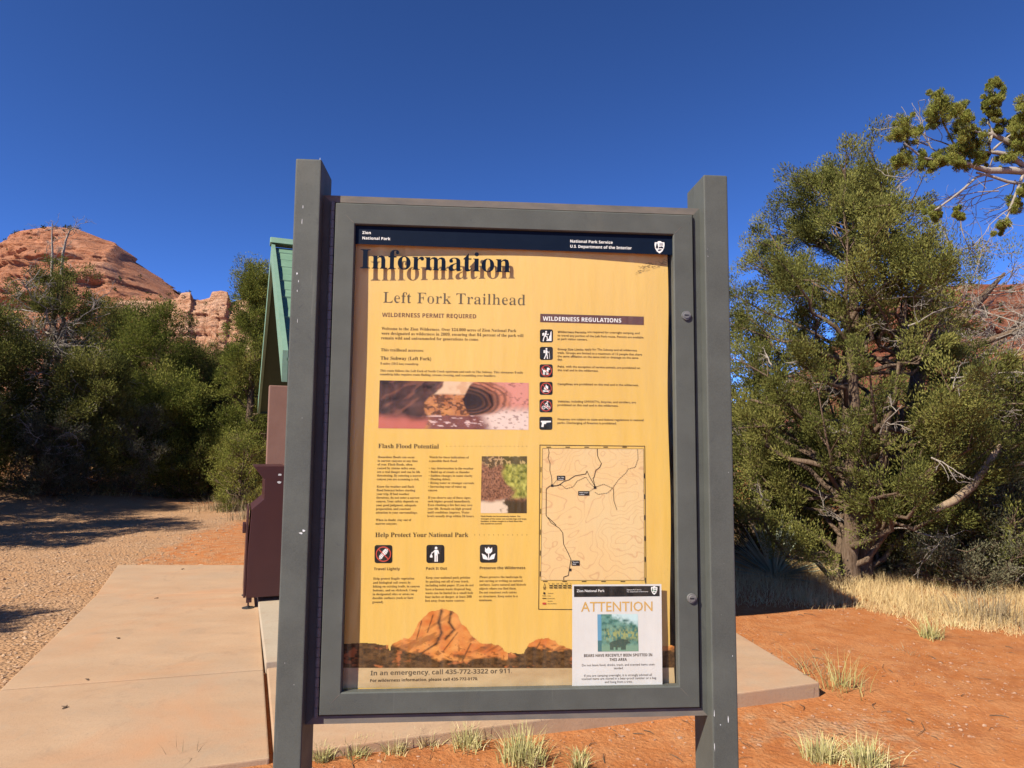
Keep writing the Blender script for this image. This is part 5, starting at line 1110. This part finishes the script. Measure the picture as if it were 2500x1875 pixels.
    rng = np.random.default_rng(91); wd = Wood(); x = rng.uniform(-1.2, 7.5, 520); y = 2.8 + rng.random(520) ** 1.3 * 5.5; keep = ~on_slab(x, y, -.03) | (rng.random(520) < .06)
    for a, b in zip(x[keep], y[keep]):
        z = max(float(gz(a, b)), .014 if on_slab(a, b, 0.) else -9) + .004; th = rng.uniform(0, 6.283); L = rng.uniform(.012, .06) * (2.2 if rng.random() < .08 else 1); r = rng.uniform(.0012, .003)
        dx, dy = math.cos(th) * L, math.sin(th) * L; k = rng.normal() * L * .2; wd.tube([(a - dx, b - dy, z), (a - dy * .1 + k, b + dx * .1, z + .004), (a + dx, b + dy, z + rng.uniform(0, .008))], [r, r, r * .5], 4)
    tag(wd.build('litter', MAT['bark'], None), 'twigs and bits of dead plant litter on the red soil', 'litter', kind='stuff')
    for (px, py), lb in zip(((257, 1380), (188, 1469), (141, 1529), (338, 1293), (395, 1230)), ('dark twig fragment in the middle of the concrete walk', 'small dark crumb at the joint of the concrete walk', 'small dark crumb nearest the bottom edge of the concrete walk', 'small dark crumb on the far bay of the concrete walk', 'dark crumb at the far end of the concrete walk')):
        p = G(px, py); rng_ = random.Random(px); m = MB()
        for k in range(3): a = rng_.uniform(0, 6.28); d = Vector((math.cos(a), math.sin(a), .15)); m.cyl(Vector((rng_.uniform(-.01, .01), rng_.uniform(-.01, .01), .006)) - d * .014, d, .004, .03, 5, .002)
        tag(m.build('twig_fragment', MAT['bark'], None, loc=(p.x, p.y, .0)), lb, 'debris', 'debris on the concrete walk')
    # grass tufts one by one
    S = [((1130, 1645), 150, .085, .21, 'bright pale green grass tuft in the middle below the board', .45), ((1010, 1612), 90, .075, .15, 'straw and green tuft left of the brightest one below the board', .6), ((1250, 1662), 46, .035, .12, 'small cut off tuft at the bottom edge below the board', .5),
         ((925, 1608), 60, .06, .11, 'low weedy tuft at the concrete edge below the board', .8), ((850, 1622), 60, .06, .11, 'weedy tuft at the concrete edge, second from the left post', .7), ((770, 1630), 60, .06, .11, 'dull green tuft at the concrete edge, third from the left post', .4), ((698, 1640), 70, .045, .11, 'green tuft right beside the left post foot', .35), ((1252, 1636), 36, .05, .07, 'flat dry weed right of the brightest tuft below the board', .2),
         ((1775, 1640), 130, .075, .17, 'left one of the two bright tufts at bottom right', .55), ((1872, 1652), 130, .085, .18, 'right one of the two bright tufts at bottom right', .5), ((2012, 1378), 70, .075, .26, 'lone bright green tuft on the red soil before the dry grass', .45), ((2065, 1352), 60, .14, .10, 'flat straw tuft at the edge of the dry grass', .85)]
    for i, ((px, py), n, r, h, lb, ti) in enumerate(S):
        p = G(px, py, -.13); z = float(gz(p.x, p.y)); p = G(px, py, z); tuft(lb, p.x, p.y, n * 2, r * .55, h * .76, 200 + i, 'tuft', .0075, .6, ti)
    for i, ((px, py), n, r, h, lb, mt) in enumerate((((1815, 1492), 90, .10, .26, 'weedy green plant at the right corner of the concrete apron', 'tuft'), ((1745, 1455), 40, .09, .18, 'thin dry weed behind the right corner of the concrete apron', 'deadtuft'), ((400, 1668), 12, .03, .11, 'few dry stalks at the near edge of the concrete walk', 'deadtuft'), ((1620, 1402), 20, .05, .08, 'tiny dry weed by the right post on the soil', 'deadtuft'), ((1960, 1408), 26, .07, .07, 'tiny dry weed on the red soil left of the lone tuft', 'deadtuft'))):
        z = -.1; p = G(px, py, z); tuft(lb, p.x, p.y, n, r, h, 300 + i, mt, .0055, .9, .3, 'small weeds by the concrete', 'weed', 'weed')
    for i, (px, py, n, r, h, lb) in enumerate(((495, 1100, 500, .28, .34, 'dry grey grass clump at right side of the path end'), (235, 1052, 380, .3, .4, 'yellow green grass clump at the far path bend'), (560, 1118, 300, .25, .3, 'dry grass clump behind the bin'), (2130, 1300, 260, .2, .3, 'pale dry grass clump at right before the grey bush'))):
        p = G(px, py, .0); tuft(lb, p.x, p.y, n, r, h, 320 + i, 'deadtuft' if i != 1 else 'tuft', .012, .5, .4, 'dry grass clumps at the wood edge', 'grass_clump', 'grass clump')
    # yucca
    p = at(1672, 1215, 8.9); z = float(gz(p.x, p.y)); rng = np.random.default_rng(9); V, F = [], []
    for k in range(120):
        a = rng.uniform(0, 6.283); el = rng.uniform(.12, 1.35); L = rng.uniform(.6, .95); d = np.array([math.cos(a) * math.cos(el), math.sin(a) * math.cos(el), math.sin(el)]); s_ = np.cross(d, (0, 0, 1.)); s_ /= np.linalg.norm(s_); u = np.cross(s_, d); b = len(V) * 0 + sum(len(q) for q in V)
        pts = []
        for t in (0, .3, .65, 1.): c = d * L * t - np.array([0, 0, .10 * t * t * math.cos(el)]); w_ = .022 * (1 - t) ** .6 + .001; pts += [c - s_ * w_, c - u * w_ * .5, c + s_ * w_]
        V.append(np.array(pts)); 
        for j in range(3):
            for e in (0, 1): F.append((b + 3 * j + e, b + 3 * j + e + 1, b + 3 * j + e + 4, b + 3 * j + e + 3))
    V = np.vstack(V); o = np_mesh('yucca', V, np.array(F), MAT['yucca'], None, tint=np.repeat(np.clip(.4 + rng.normal(0, .2, len(V) // 12), 0, 1), 12)); o.location = (p.x, p.y, z); tag(o, 'grey green yucca of stiff narrow leaves left of the tall juniper trunk', 'yucca')
    # fallen wood at the trunk foot
    q = G(1790, 1232, -.15); wd = Wood(); wd.tube([(0, 0, .08), (.25, .12, .07), (.5, .15, .05), (.75, .25, .04)], [.05, .045, .035, .015], 7); o = wd.build('fallen_log', MAT['limb'], None); o.location = (q.x - .9, q.y + .1, float(gz(q.x, q.y))); tag(o, 'short broken log lying between the yucca and the tall juniper trunk', 'log')

build_ground(); build_buttes(); build_building(); build_trees(); build_board(); build_poster(); build_notice(); build_bin(); build_small()
